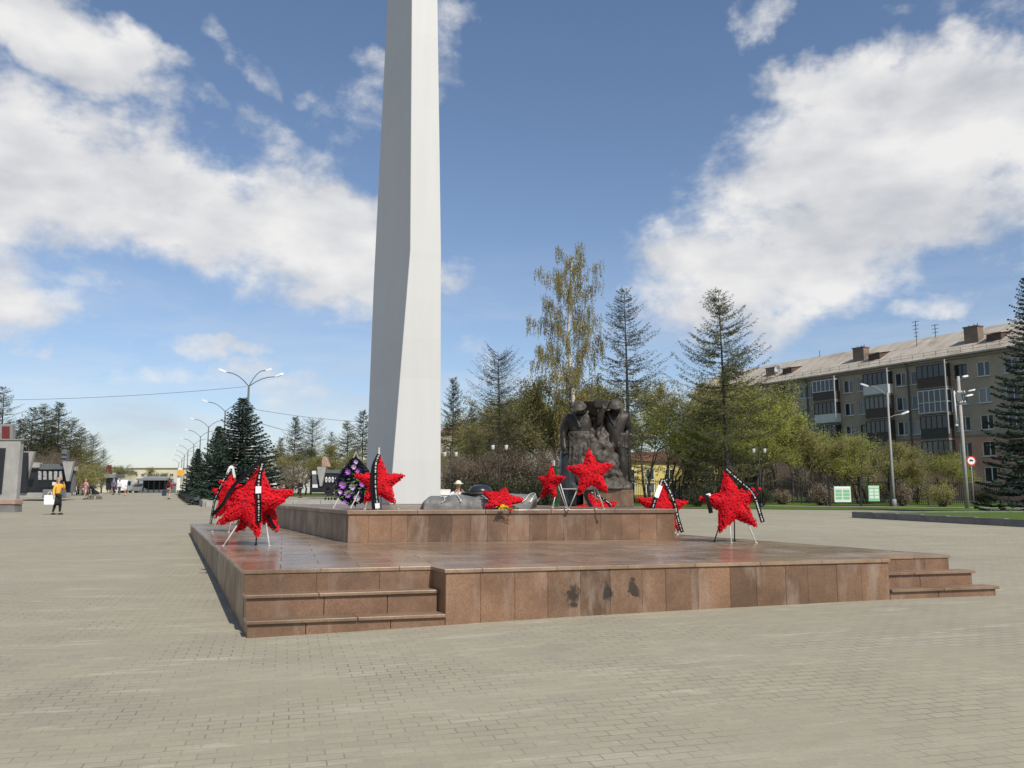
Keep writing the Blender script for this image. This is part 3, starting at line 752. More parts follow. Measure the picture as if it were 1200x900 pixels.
# star behind the tier's right end
t, M4, zc, P, leg = star('red flower star with crossed ribbons standing behind the upper tier', 776, 596, 18.2, .63, Zt, R(6), -12, 4, 9)
ribbon(t, M4, [(.0, -.05, .64), (-.10, -.12, .38), (-.2, -.15, .12), (-.26, -.14, -.1)], .085, True, white=(.25, .6))
ribbon(t, M4, [(.02, -.05, .64), (.14, -.12, .36), (.24, -.14, .08), (.30, -.13, -.20), (.40, -.10, -.50)], .08, True)
# right star
t, M4, zc, P, leg = star('red flower star on a tripod alone on the right of the lower tier', 858, 590, 15.3, .625, Zt, R(-4), -9, -9, 10, None)
leg((-.20, .06, zc-.3), (-.33, .06, 0), m=mt['stand_dark']); leg((-.05, .06, zc-.25), (-.085, -.26, 0)); leg((.22, .06, zc-.2), (.35, -.24, 0))
leg((.05, .06, zc+.1), (.10, .42, 0), m=mt['stand_dark'])
ribbon(t, M4, [(.01, -.05, .64), (.14, -.06, .46), (.27, -.04, .30), (.36, -.08, .16), (.40, -.12, .0), (.42, -.11, -.25), (.44, -.08, -.42)], .075, True)
ribbon(t, M4, [(-.40, .03, .30), (-.42, -.06, .25), (-.44, -.11, .16), (-.43, -.10, .02), (-.42, -.07, -.12)], .075, False)
ribbon(t, M4, [(-.36, -.09, .21), (-.44, -.09, .20)], .05, m=mt['white_ribbon'])
ribbon(t, M4, [(.46, .03, .28), (.48, -.04, .24), (.47, -.09, .10)], .06, False)

# ================================================================= wreath
c = at(416, 565, 17.2)
t = thing('funeral_wreath', 'dark drop shaped wreath with purple flowers on a white stand', 'wreath', (c.x, c.y, Zc), R(-6))
rg = np.random.default_rng(3); zc = c.z-Zc
def drop(n, rx=.40, rz=.46):
    out = []
    while len(out) < n:
        x, z = rg.uniform(-rx, rx), rg.uniform(-rz, rz*1.15)
        w = rx*math.sqrt(max(0, 1-(z/rz)**2)) if z < 0 else rx*(1-(z/(rz*1.15))**1.3)
        if abs(x) < w: out.append((x, -.05+.12*z/rz*0+rg.uniform(-.05, .02)-.06*(1-abs(x)/max(w, .01)), z))
    return np.array(out)
C = drop(1500)+[0, 0, zc]; A_, B_ = rand_axes(rg, len(C), .09, .4)
link('foliage', cards('wreath_foliage', mt['wreath'], C, A_, B_), t)
mb = MB(); mb.smooth = True
mb.lathe([(.02, -.44), (.2, -.4), (.36, -.2), (.38, 0), (.28, .25), (.1, .45), (.01, .52)], (0, 0, zc), 20, 1, .10); mb.build('backing', mt['ribbon'], t)
for (x, z, s_, m) in [(-.10, .20, 1, 'purple'), (.02, .30, .9, 'lilac'), (.10, .22, .8, 'purple'), (-.20, -.06, 1.35, 'purple'), (.0, -.10, 1.2, 'lilac'), (-.09, -.24, 1.4, 'purple'), (.10, -.32, 1.2, 'lilac'), (.2, -.05, 1, 'purple'), (.06, .40, .8, 'lilac'), (-.25, -.2, .8, 'lilac'), (-.15, -.40, .8, 'purple')]:
    C, A_, B_ = [], [], []
    for k in range(12):
        ph = k*2.4; r_ = np.array((math.cos(ph), -.5, math.sin(ph))); C.append(np.array((x, -.15, zc+z))+r_*.03*s_); A_.append(r_*.034*s_); B_.append(np.array((-math.sin(ph), 0, math.cos(ph)))*.020*s_)
    link('flower', cards('wreath_flower', mt[m], np.array(C), np.array(A_), np.array(B_)), t)
C = drop(70)*[.8, 1, .8]+[0, -.06, zc-.08]; A_, B_ = rand_axes(rg, len(C), .10, .35); link('green_sprigs', cards('sprigs', mt['leafgreen'], C, A_, B_), t)
for a, f in (((-.22, .03, zc-.1), (-.37, -.22, 0)), ((.16, -.1, zc-.1), (.0, -.26, 0)), ((.0, .06, zc+.4), (.1, .5, 0))):
    mb = MB(); mb.tube([a, f], .012, 8); mb.build('leg', mt['stand'], t)
mb = MB(); mb.tube([(-.14, .03, zc+.28), (.0, .03, zc+.62), (.08, .03, zc+.40)], .013, 8); mb.build('stand_head', mt['stand'], t)

# ================================================================= eternal flame surround (cast metal in folds), dish, bouquet
def cast():
    pL, pR = at(494, 597, 16.9), at(622, 597, 16.7)
    c = (pL+pR)/2; Lh = (pR-pL).length/2
    t = thing('flame_surround', 'low grey cast metal surround with folds like a draped banner', 'monument part', (c.x, c.y, Zc), R(4))
    n, k = 64, 14; vs = []; fs = []; rg = random.Random(5)
    for i in range(n+1):
        x = -Lh+2*Lh*i/n; e = abs(x)/Lh
        prof = (1-max(0, (e-.93)/.07)**2)**.5 if e > .93 else 1
        fold = .016*math.sin(x*8+2.4*math.sin(x*2.3))-.030*abs(math.sin(x*5.5+.9*math.sin(x*3)))**6
        hgt = (.275+fold+.02*math.sin(x*2.0))*max(.12, prof); dep = .62*max(.25, prof)
        for j in range(k+1):
            a = math.pi*j/k; y = -math.copysign(abs(math.cos(a))**.55, math.cos(a))*dep; z = math.sin(a)**.55*hgt if 0 < j < k else 0
            sh = .09*math.sin(a)*math.sin(x*7+4*j/k)
            vs.append((x+sh+.16*math.sin(a*1.0)*.6, y, max(0, z)+.012*math.sin(x*17+j*1.3)*(1 if 0 < j < k else 0)))
    for i in range(n):
        for j in range(k): a = i*(k+1)+j; fs.append((a, a+k+1, a+k+2, a+1))
    fs += [tuple(range(k, -1, -1)), tuple(n*(k+1)+j for j in range(k+1))]
    mb = MB(); mb.smooth = True; mb.add(vs, fs); o = mb.build('draped_casting', mt['cast'], t); sb = o.modifiers.new('sub', 'SUBSURF'); sb.levels = 1; sb.render_levels = 2; tx = bpy.data.textures.new('casting', 'CLOUDS'); tx.noise_scale = .16; tx.noise_depth = 4; dm = o.modifiers.new('rough', 'DISPLACE'); dm.texture = tx; dm.strength = .03; dm.mid_level = .5
    def onsurf(x, a):
        i = int(round((x+Lh)/(2*Lh)*n)); i = min(max(i, 0), n); j = int(round(a*k)); return Vector(vs[i*(k+1)+j])+Vector((0, -.022, .018))
    for x0, x1, wd, m in ((-.78, -.70, .022, 'fold_lit'), (-.42, -.30, .022, 'fold_lit'), (-.20, .16, .018, 'black'), (.26, .62, .04, 'fold_lit'), (.38, .78, .022, 'black'), (.92, .86, .02, 'fold_lit'), (1.0, .97, .02, 'fold_lit')):
        xs_ = [x0+(x1-x0)*q/8 for q in range(9)]; pts = [onsurf(xs_[q], .52-.47*q/8) for q in range(9)]
        if abs(x0) < Lh*.96: strip('fold_shading', pts, wd, mt[m], t, (1, 0, 0), .006)  # pale strips paint light on the folds, black strips darken creases
    mb = MB(); mb.smooth = True
    mb.lathe([(.34, 0), (.40, .05), (.42, .10), (.36, .11), (.30, .075), (.02, .06)], (.12, .95, .22), 24); mb.lathe([(.25, 0), (.22, .24)], (.12, .95, .0), 16)
    mb.build('flame_bowl', mt['bronze'], t)
    mb = MB(); mb.smooth = True; mb.lathe([(.26, 0), (.25, .06), (.20, .13), (.10, .17), (.01, .18)], (.12, .95, .31), 20); mb.build('bronze_helmet', mt['blackstone'], t)
cast()
c = at(589, 597, 15.55); rg = np.random.default_rng(8)
t = thing('flower_bouquet', 'small yellow bouquet lying at the foot of the fallen star', 'bouquet', (c.x, c.y, Zc))
C = rg.normal(size=(60, 3))*[.035, .03, .02]+[0, 0, .05]; A_, B_ = rand_axes(rg, 60, .05, .7); link('blossoms', cards('yellow_blossoms', mt['yellow'], C, A_, B_), t)
C = rg.normal(size=(30, 3))*[.06, .02, .012]+[.11, 0, .025]; A_, B_ = rand_axes(rg, 30, .09, .25, np.array([1, 0, .1])); link('stems', cards('bouquet_stems', mt['leafgreen'], C, A_, B_), t)
# ================================================================= skinned figures
def skin(name, J, Eg, m, parent=None, sub=2, root=None):
    names = list(J); me = bpy.data.meshes.new(name+'_rig')
    me.from_pydata([J[n][0] for n in names], [(names.index(a), names.index(b)) for a, b in Eg], [])
    o = bpy.data.objects.new(name+'_rig', me); COL.objects.link(o)
    o.modifiers.new('skin', 'SKIN').use_smooth_shade = True
    if not me.skin_vertices: 
        bpy.context.view_layer.objects.active = o; bpy.ops.mesh.customdata_skin_add()
    for i, n in enumerate(names):
        r_ = J[n][1]; me.skin_vertices[0].data[i].radius = r_ if isinstance(r_, tuple) else (r_, r_)
        me.skin_vertices[0].data[i].use_root = (n == (root or names[0]))
    s_ = o.modifiers.new('sub', 'SUBSURF'); s_.levels = sub; s_.render_levels = sub
    dg = bpy.context.evaluated_depsgraph_get(); ev = o.evaluated_get(dg)
    out = bpy.data.meshes.new_from_object(ev); out.name = name
    bpy.data.objects.remove(o); bpy.data.meshes.remove(me)
    out.materials.clear(); out.materials.append(m)
    for p in out.polygons: p.use_smooth = True
    return link(name, out, parent)
_pm = {}
def cl(c, rough=.85):
    k = tuple(c)
    if k not in _pm: _pm[k] = M('cloth_%d' % len(_pm), c, rough, .12, 9, .1)
    return _pm[k]
SKIN = M('skin', (.50, .30, .22), .55, .06, 9)
HAIRS = {'dark': M('hair_dark', (.03, .02, .015), .5), 'fair': M('hair_fair', (.38, .22, .09), .5), 'grey': M('hair_grey', (.30, .29, .28), .6)}
def person(label, x, y, h, yaw, top=(.5, .5, .5), bottom=(.05, .05, .06), hair='dark', hat=None, stride=.06, arms='down', skirt=None, shorts=False, longcoat=False, bare_arms=False, wide=1.0, crouch=False, tights=False, z=None, group='people on the plaza'):
    t = thing('person', label, 'person', (x, y, ground(x, y) if z is None else z), yaw, group)
    W = wide; s = stride
    P = dict(pel=((0, 0, .52), (.068*W, .05)), wai=((0, .002, .61), (.06*W, .045)), che=((0, 0, .735), (.072*W, .05)), nb=((0, .005, .82), (.035, .03)), nk=((0, .0, .855), .024), jaw=((0, -.008, .89), (.034, .038)), cra=((0, .002, .945), (.042, .05)), crn=((0, .004, .985), (.02, .024)))
    for sg, n in ((-1, 'l'), (1, 'r')):
        P['sh'+n] = ((sg*.098*W, .003, .795), .03)
        if arms == 'down': e_, w_, h_ = (sg*.125*W, .01, .645), (sg*.13*W, -.03+sg*s*.5, .50), (sg*.128*W, -.05+sg*s*.6, .445)
        elif arms == 'push': e_, w_, h_ = (sg*.13*W, .0, .655), (sg*.10, -.125, .60), (sg*.09, -.17, .59)
        elif arms == 'phone': e_, w_, h_ = (sg*.14*W, -.07, .68), (sg*.07, -.12, .80), (sg*.05, -.13, .845)
        elif arms == 'one_up' : e_, w_, h_ = ((sg*.14*W, -.07, .69), (sg*.075, -.11, .82), (sg*.055, -.12, .87)) if sg > 0 else ((sg*.125*W, .02, .645), (sg*.15, -.02, .51), (sg*.155, -.03, .46))
        elif arms == 'hips': e_, w_, h_ = (sg*.165*W, .02, .67), (sg*.10, -.06, .585), (sg*.075, -.075, .57)
        P['el'+n] = (e_, .022); P['wr'+n] = (w_, .015)
        d = (Vector(h_)-Vector(w_)).normalized(); b = Vector(h_)
        P['ha'+n] = (tuple(Vector(w_)+d*.028), (.018, .012))
        side = d.cross(Vector((0, 0, 1)) if abs(d.z) < .8 else Vector((1, 0, 0))).normalized()
        for k, (o_, l_) in enumerate(((-.011, .046), (-.004, .052), (.004, .050), (.011, .042))):
            P['f%d%s' % (k, n)] = (tuple(Vector(w_)+d*(.028+l_*.8)+side*o_*1.5), .0055)
        P['th'+n] = (tuple(Vector(w_)+d*.045+side*.024), .006)
        P['hi'+n] = ((sg*.048, .0, .49), (.045*W, .045)); P['kn'+n] = ((sg*.05, -.015-sg*s*.6, .275), .032); P['an'+n] = ((sg*.05, .012-sg*s*1.3+abs(s)*.2, .048), .02)
        P['to'+n] = ((sg*.055, -.075-sg*s*1.3, .018), (.02, .014))
    if crouch:
        def low(p): 
            v = Vector(p); return (v.x, v.y-.05-.25*max(0, v.z-.52)*.8, v.z-.30)
        for k in P:
            if k[:2] in ('kn', 'an', 'to'): continue
            P[k] = (low(P[k][0]), P[k][1])
        for sg, n in ((-1, 'l'), (1, 'r')):
            P['kn'+n] = ((sg*.085, -.20, .27), .034)
            P['an'+n] = ((sg*.07, .0, .05), .02); P['to'+n] = ((sg*.075, -.09, .018), (.02, .014))
    for k in P: P[k] = (tuple(Vector(P[k][0])*h), tuple(q*h for q in P[k][1]) if isinstance(P[k][1], tuple) else P[k][1]*h)
    Eb = [('pel', 'wai'), ('wai', 'che'), ('che', 'nb'), ('nb', 'nk'), ('nk', 'jaw'), ('jaw', 'cra'), ('cra', 'crn')]
    for n in 'lr':
        Eb += [('che', 'sh'+n), ('sh'+n, 'el'+n), ('el'+n, 'wr'+n), ('wr'+n, 'ha'+n), ('ha'+n, 'th'+n), ('pel', 'hi'+n), ('hi'+n, 'kn'+n), ('kn'+n, 'an'+n), ('an'+n, 'to'+n)] + [('ha'+n, 'f%d%s' % (k, n)) for k in range(4)]
    body = skin('body', P, Eb, SKIN, t, 1 if h*1 < 1.3 else 2, 'pel')
    def g(k, q): 
        r_ = P[k][1]; r_ = r_ if isinstance(r_, tuple) else (r_, r_); return (P[k][0], tuple(a+q*h for a in r_))
    T = {k: g(k, .013) for k in ('wai', 'che', 'pel', 'shl', 'shr')}; T['nb'] = (P['nb'][0], (.036*h, .032*h))
    Et = [('pel', 'wai'), ('wai', 'che'), ('che', 'nb'), ('che', 'shl'), ('che', 'shr')]
    for n in 'lr':
        a, b = Vector(P['sh'+n][0]), Vector(P['el'+n][0])
        if bare_arms: T['s1'+n] = (tuple(a.lerp(b, .45)), .034*h); Et.append(('sh'+n, 's1'+n))
        else: T['el'+n] = g('el'+n, .012); T['wr'+n] = g('wr'+n, .011); Et += [('sh'+n, 'el'+n), ('el'+n, 'wr'+n)]
    if longcoat: T['hem'] = ((0, 0, .36*h), (.085*h*W, .075*h)); Et.append(('pel', 'hem'))
    skin('top', T, Et, cl(top), t, 1, 'che')
    if skirt is not None:
        mb = MB(); mb.smooth = True; mb.lathe([(.072*h*W, .57*h), (.085*h*W, .50*h), (.10*h*W, .36*h), (.115*h*W, skirt*h), (.105*h*W, skirt*h+.004)], (0, 0, 0), 16, 1, .72); mb.build('skirt', cl(bottom), t)
    if skirt is None or tights:
        T = {'pel': g('pel', .012)}; Et = []
        for n in 'lr':
            T['hi'+n] = g('hi'+n, .01); T['kn'+n] = g('kn'+n, .012); Et += [('pel', 'hi'+n), ('hi'+n, 'kn'+n)]
            if not shorts:
                a, b = Vector(P['kn'+n][0]), Vector(P['an'+n][0]); T['an'+n] = (tuple(a.lerp(b, .93)), .026*h); Et.append(('kn'+n, 'an'+n))
        skin('trousers', T, Et, cl(bottom), t, 1, 'pel')
    mb = MB(); mb.smooth = True
    for n in 'lr':
        a, b = Vector(P['an'+n][0]), Vector(P['to'+n][0]); mb.tube([a+Vector((0, .02*h, -.018*h)), a.lerp(b, .5)+Vector((0, 0, .0)), b+Vector((0, -.01*h, .002*h))], [.026*h, .027*h, .019*h], 8)
    mb.build('shoes', cl((.03, .03, .03)), t)
    hc = Vector(P['cra'][0])
    mb = MB(); mb.smooth = True; mb.ball(hc+Vector((0, .012*h, .008*h)), (.049*h, .055*h, .050*h), 12, 8)
    if hair == 'fair': mb.ball(hc+Vector((0, .035*h, -.045*h)), (.04*h, .028*h, .055*h), 10, 6)
    mb.build('hair', HAIRS[hair], t)
    if hat:
        mb = MB(); mb.smooth = True; mb.ball(hc+Vector((0, .008*h, .016*h)), (.054*h, .061*h, .052*h), 12, 8); mb.lathe([(.056*h, 0), (.085*h, -.006*h), (.086*h, 0), (.056*h, .01*h)], hc+Vector((0, -.01*h, .01*h)), 14); mb.build('hat', cl(hat), t)
    mb = MB(); mb.smooth = True
    mb.ball(hc+Vector((0, -.047*h, -.022*h)), (.007*h, .011*h, .012*h), 6, 5)
    for sg in (-1, 1): mb.ball(hc+Vector((sg*.041*h, .004*h, -.02*h)), (.006*h, .011*h, .015*h), 6, 5)
    fc = mb.build('face', SKIN, body)
    mb = MB()
    for sg in (-1, 1): mb.ball(hc+Vector((sg*.015*h, -.0445*h, -.008*h)), (.005*h, .004*h, .004*h), 6, 4)
    mb.ball(hc+Vector((0, -.046*h, -.044*h)), (.012*h, .004*h, .003*h), 6, 4)
    mb.build('eyes_and_mouth', HAIRS['dark'], body)
    return t
def near_px(u, px, h):           # a figure h metres tall that spans px pixels stands this far away
    Y = h*F/px; return (u-600)/F*Y*1.0, Y
def bag(label, loc, size, m, rz=0):
    t = thing('shopping_bag', label, 'bag', loc, rz)
    mb = MB(); x, y, z = size
    mb.hexa([(-x*.45, -y/2, 0), (x*.45, -y/2, 0), (x*.45, y/2, 0), (-x*.45, y/2, 0)], [(-x/2, -y*.3, z), (x/2, -y*.3, z), (x/2, y*.3, z), (-x/2, y*.3, z)]); bevel(mb.build('sack', m, t), .03, 3)
    for sy in (-.25, .25):
        mb = MB(); mb.smooth = True; mb.tube(smooth_pts([(-x*.2, y*sy, z*.97), (-x*.12, y*sy*.6, z+.13), (x*.12, y*sy*.6, z+.13), (x*.2, y*sy, z*.97)]), .008, 6); mb.build('handle', m, t)
    return t
def stroller(label, x, y, yaw, hood):
    t = thing('pushchair', label, 'pushchair', (x, y, ground(x, y)), yaw)
    mb = MB(); mb.smooth = True
    for sx in (-.24, .24): mb.tube([(sx, .42, .98), (sx, .05, .5), (sx, -.38, .16)], .015, 6); mb.tube([(sx, -.1, .62), (sx, .3, .14)], .015, 6)
    mb.tube([(-.24, .42, .98), (.24, .42, .98)], .018, 6); mb.build('frame', mt['black'], t)
    for sx in (-.26, .26):
        for y_, r_ in ((.3, .14), (-.38, .12)):
            mb = MB(); mb.smooth = True; n = 16
            mb.add(*(lambda L_: (L_[0], L_[1]))(([(sx+dx, y_+r_*q*math.cos(2*math.pi*k/n), r_+r_*q*math.sin(2*math.pi*k/n)) for dx, q in ((-.02, 1), (.02, 1), (.02, .72), (-.02, .72)) for k in range(n)], [(a*n+k, a*n+(k+1) % n, ((a+1) % 4)*n+(k+1) % n, ((a+1) % 4)*n+k) for a in range(4) for k in range(n)])))
            for k in range(3): mb.tube([(sx, y_+r_*.75*math.cos(k*1.05), r_+r_*.75*math.sin(k*1.05)), (sx, y_-r_*.75*math.cos(k*1.05), r_-r_*.75*math.sin(k*1.05))], .006, 4)
            mb.build('wheel', mt['rubber'], t)
    mb = MB(); mb.hexa([(-.2, -.3, .42), (.2, -.3, .42), (.2, .15, .38), (-.2, .15, .38)], [(-.22, -.34, .52), (.22, -.34, .52), (.22, .2, .88), (-.22, .2, .88)]); bevel(mb.build('seat', cl((.03, .03, .035)), t), .03, 2)
    mb = MB(); mb.smooth = True
    vs = []; n = 10
    for i in range(n+1):
        a = math.pi*.55*i/n+.35
        for j in range(9):
            b = math.pi*j/8; vs.append((.25*math.cos(b), .2-.34*math.sin(b)*math.cos(a)*1.0, .82+.30*math.sin(b)*math.sin(a)))
    mb.add(vs, [(i*9+j, i*9+j+1, i*9+j+10, i*9+j+9) for i in range(n) for j in range(8)]); o = mb.build('hood', cl(hood), t); sm_ = o.modifiers.new('thick', 'SOLIDIFY'); sm_.thickness = .012
    return t
def pp(u, px, h): 
    x, y = near_px(u, px, h); return x, y
# near woman with a large white bag
x, y = pp(72.5, 43, 1.68)
person('woman in a yellow top and black skirt carrying a white bag', x, y, 1.68, R(70), (.72, .40, .06), (.015, .015, .018), 'fair', None, .055, 'one_up', skirt=.25, tights=True)
b = bag('big white shopping bag held by the woman in yellow', (x-.26, y-.2, ground(x, y)+.44), (.46, .20, .44), mt['white'], R(15))
x, y = pp(104, 24, 1.65)
person('stout person in pink pushing a dark pushchair', x, y, 1.65, R(150), (.62, .30, .34), (.60, .36, .40), 'fair', None, .07, 'push', wide=1.25, shorts=True)
stroller('dark pushchair pushed by the person in pink', x+.55, y+.42, R(140), (.03, .03, .035))
x, y = pp(91.5, 14, 1.15)
person('small child in white beside the black memorial wall', x, y, 1.15, R(30), (.62, .62, .62), (.55, .55, .55), 'dark', None, .06)
x, y = pp(136.8, 19, 1.76)
person('tall man in a blue shirt walking away', x, y, 1.76, R(172), (.10, .12, .28), (.04, .045, .06), 'grey', None, .05, bare_arms=True)
x, y = pp(143.5, 17, 1.64)
person('woman in a white blouse walking beside the man in blue', x, y, 1.64, R(176), (.70, .69, .68), (.07, .07, .08), 'dark', None, .06, wide=1.1)
x, y = pp(133, 9, .9)
person('toddler in pink held near the man in blue', x, y+.5, .9, R(160), (.62, .28, .36), (.6, .36, .42), 'fair', None, .05)
x, y = pp(150, 13, 1.1)
person('child in a white top and red shorts', x, y, 1.1, R(190), (.70, .66, .60), (.60, .16, .12), 'fair', None, .06, shorts=True)
x, y = pp(201.5, 24, 1.72)
person('man in a red jacket and shorts with a backpack', x, y, 1.72, R(185), (.42, .06, .05), (.30, .25, .19), 'dark', None, .07, shorts=True)
t = thing('backpack', 'small black backpack worn by the man in red', 'backpack', (x-.02, y-.16, ground(x, y)+1.02), R(5))
mb = MB(); mb.box((0, 0, .22), (.28, .14, .44)); bevel(mb.build('pack', mt['darkbag'], t), .05, 3); mb = MB(); mb.box((0, -.085, .14), (.20, .05, .18)); bevel(mb.build('pocket', mt['darkbag'], t), .02, 2)
bag('dark blue carrier bag in the hand of the man in red', (x-.40, y-.02, ground(x, y)+.28), (.38, .16, .42), cl((.03, .04, .08)))
x, y = pp(354, 21.5, 1.74)
person('man in a black jacket with fair hair walking off', x, y, 1.74, R(150), (.02, .02, .023), (.025, .025, .03), 'grey', None, .10)
x, y = pp(396, 23, 1.62)
person('person in a long grey brown coat with a pushchair', x, y, 1.62, R(165), (.14, .115, .10), (.10, .09, .085), 'grey', None, .04, 'push', longcoat=True, wide=1.15)
stroller('black pushchair pushed by the person in a grey coat', x-.55, y+.1, R(170), (.02, .02, .02))
x, y = pp(324, 24, 1.66)
person('woman in a white sun hat behind the double star', x, y, 1.66, R(20), (.55, .50, .46), (.2, .2, .22), 'fair', (.78, .77, .75), .03)
x, y = pp(334.5, 19, 1.3)
person('fair haired child behind the double star', x, y, 1.3, R(-20), (.5, .3, .25), (.15, .15, .2), 'fair', None, .03)
c = at(536, 597, 26.75)
person('person in white with a pale cap crouching behind the flame surround', c.x, 26.75, 1.82, R(10), (.68, .67, .66), (.5, .5, .52), 'fair', (.72, .66, .52), .02, 'phone', crouch=True, z=Zt, wide=1.1)
for (u, px, h, yw, tp, bt, lb) in [(129.5, 11, 1.7, 170, (.02, .02, .02), (.02, .02, .025), 'figure in black near the kiosk with the dark roof'), (131.8, 9.5, 1.6, 150, (.6, .6, .6), (.05, .05, .06), 'figure in a white top near the kiosk with the dark roof'),
        (150.5, 10.5, 1.7, 180, (.03, .03, .035), (.03, .03, .03), 'figure in black in front of the parked white van'), (177.5, 9, 1.7, 90, (.62, .62, .62), (.05, .05, .06), 'figure in white walking past the long dark stage'), (184, 8, 1.65, 200, (.55, .56, .6), (.1, .1, .12), 'figure in pale grey near the middle of the dark stage'),
        (189, 8.5, 1.72, 160, (.02, .02, .02), (.5, .5, .5), 'figure in black and white by the dark stage'), (191.8, 8, 1.6, 180, (.5, .5, .52), (.03, .03, .04), 'figure with a pale top at the right of the dark stage'), (194.5, 8.5, 1.75, 180, (.03, .03, .04), (.03, .03, .04), 'figure all in black at the right end of the dark stage')]:
    x, y = pp(u, px, h); person(lb, x, y, h, R(yw), tp, bt, 'dark', None, .06, group='distant strollers by the stage')

# ================================================================= bronze sculpture
def sculpture():
    YS = 32.0; c = at(694, 592, YS); gz = ground(c.x, YS)
    t = thing('bronze_sculpture', 'dark bronze sculpture of two bowed soldiers above a draped mass', 'sculpture', (c.x, YS, gz), R(-6))
    k = YS/F
    def X(u): return (u-694)*k
    def Zp(v): return at(694, v, YS).z-gz
    # plinth
    mb = MB(); mb.box((X(702), .5, Zp(594)/2-.1), (X(757)-X(652), 2.6, Zp(594)+.2)); bevel(mb.build('base_slab', mt['gr_cap'], t), .02, 2)
    mb = MB(); mb.box((X(712.5), .5, (Zp(593.8)+Zp(574))/2), (X(741)-X(684), 2.1, Zp(574)-Zp(593.8))); bevel(mb.build('plinth', mt['gr_wall'], t), .015, 2)
    zb = Zp(574)
    parts = []
    def sk(name, J, Eg, root): return skin(name, J, Eg, mt['bronze'], t, 2, root)
    def fig(cx, sgn, name, fy):
        # heroic soldier with bowed head; cx centre px
        J = {}
        def p(u, v, dy=0): return (X(u), fy+dy, Zp(v))
        if sgn < 0:
            J = dict(pel=(p(682, 516), (.50, .30)), wai=(p(682, 506), (.47, .27)), che=(p(682, 493), (.56, .34)), nb=(p(683, 485, -.05), (.24, .22)), nk=(p(682.5, 481.5, -.22), (.17, .17)), jaw=(p(680.5, 482, -.42), (.12, .14)), cra=(p(680.5, 477.5, -.46), (.16, .19)), tp=(p(680.5, 474.5, -.42), (.13, .15)),
                     shl=(p(667, 490), (.24, .22)), ell=(p(661.5, 507, .05), (.165, .16)), wrl=(p(661.5, 521, -.10), (.12, .12)), hal=(p(662, 526, -.15), (.11, .08)),
                     shr=(p(696, 488), (.23, .22)), elr=(p(703, 498, -.30), (.16, .16)), wrr=(p(706, 486, -.50), (.12, .12)), har=(p(708, 481, -.5), (.11, .09)),
                     hil=(p(675, 524), (.30, .28)), knl=(p(675, 545, -.12), (.23, .23)), anl=(p(674, 566, .0), (.18, .2)), hir=(p(691, 524), (.30, .28)), knr=(p(692, 545, -.2), (.23, .23)), anr=(p(692, 566, .0), (.18, .2)))
        else:
            J = dict(pel=(p(719, 518), (.46, .29)), wai=(p(721, 508), (.44, .27)), che=(p(722, 494), (.55, .34)), nb=(p(722, 484, -.05), (.24, .22)), nk=(p(722.5, 480, -.2), (.17, .17)), jaw=(p(722.5, 481, -.38), (.12, .14)), cra=(p(722.5, 476, -.42), (.16, .19)), tp=(p(723, 472.5, -.38), (.13, .15)),
                     shl=(p(707, 489), (.23, .22)), ell=(p(702, 503, -.20), (.17, .16)), wrl=(p(702, 517, -.32), (.13, .13)), hal=(p(706, 521, -.38), (.12, .09)),
                     shr=(p(735, 489), (.23, .22)), elr=(p(736.5, 503, .25), (.16, .16)), wrr=(p(734, 513, .1), (.13, .13)), har=(p(731, 517, .0), (.11, .09)),
                     hil=(p(714, 524), (.29, .28)), knl=(p(716, 546, -.1), (.23, .23)), anl=(p(716, 566, 0), (.18, .2)), hir=(p(728, 524), (.29, .28)), knr=(p(729, 546, -.15), (.23, .23)), anr=(p(728, 567, 0), (.18, .2)))
        Eg = [('pel', 'wai'), ('wai', 'che'), ('che', 'nb'), ('nb', 'nk'), ('nk', 'jaw'), ('jaw', 'cra'), ('cra', 'tp')]
        for n in 'lr':
            Eg += [('che', 'sh'+n), ('sh'+n, 'el'+n), ('el'+n, 'wr'+n), ('wr'+n, 'ha'+n), ('pel', 'hi'+n), ('hi'+n, 'kn'+n), ('kn'+n, 'an'+n)]
            d = (Vector(J['ha'+n][0])-Vector(J['wr'+n][0])).normalized()
            for q, (o_, l_) in enumerate(((-.09, .20), (-.03, .24), (.03, .23), (.09, .18))):
                b = Vector(J['ha'+n][0]); J['f%d%s' % (q, n)] = (tuple(b+d*l_+Vector((o_, 0, 0))), .035); Eg.append(('ha'+n, 'f%d%s' % (q, n)))
            J['t'+n] = (tuple(Vector(J['ha'+n][0])+d*.06+Vector((.13, -.05, 0))), .035); Eg.append(('ha'+n, 't'+n))
        o = sk(name, J, Eg, 'pel')
        tx = bpy.data.textures.new('bronze_chisel', 'CLOUDS'); tx.noise_scale = .22
        dm = o.modifiers.new('rough', 'DISPLACE'); dm.texture = tx; dm.strength = .13; dm.mid_level = .5
        # greatcoat skirt, belt, helmet, face
        cx_ = J['wai'][0]; zz = cx_[2]
        mb = MB(); mb.smooth = True; mb.lathe([(.50, -.03), (.515, 0), (.515, .075), (.50, .10)], (cx_[0], fy, zz-.1), 24, 1, .66); mb.build('belt', mt['bronze_worn'], o)
        vs = []; n_ = 48; lv = 7
        for i in range(lv):
            f = i/(lv-1)
            for q in range(n_):
                a = 2*math.pi*q/n_; r_ = .49+(.10 if sgn < 0 else .02)*f+.075*f*math.sin(q*1.9+cx)+.03*f*math.sin(q*4.1)
                vs.append((cx_[0]+r_*math.cos(a), fy+r_*.68*math.sin(a), zz-.05-f*(zz-Zp(552 if sgn < 0 else 524))))
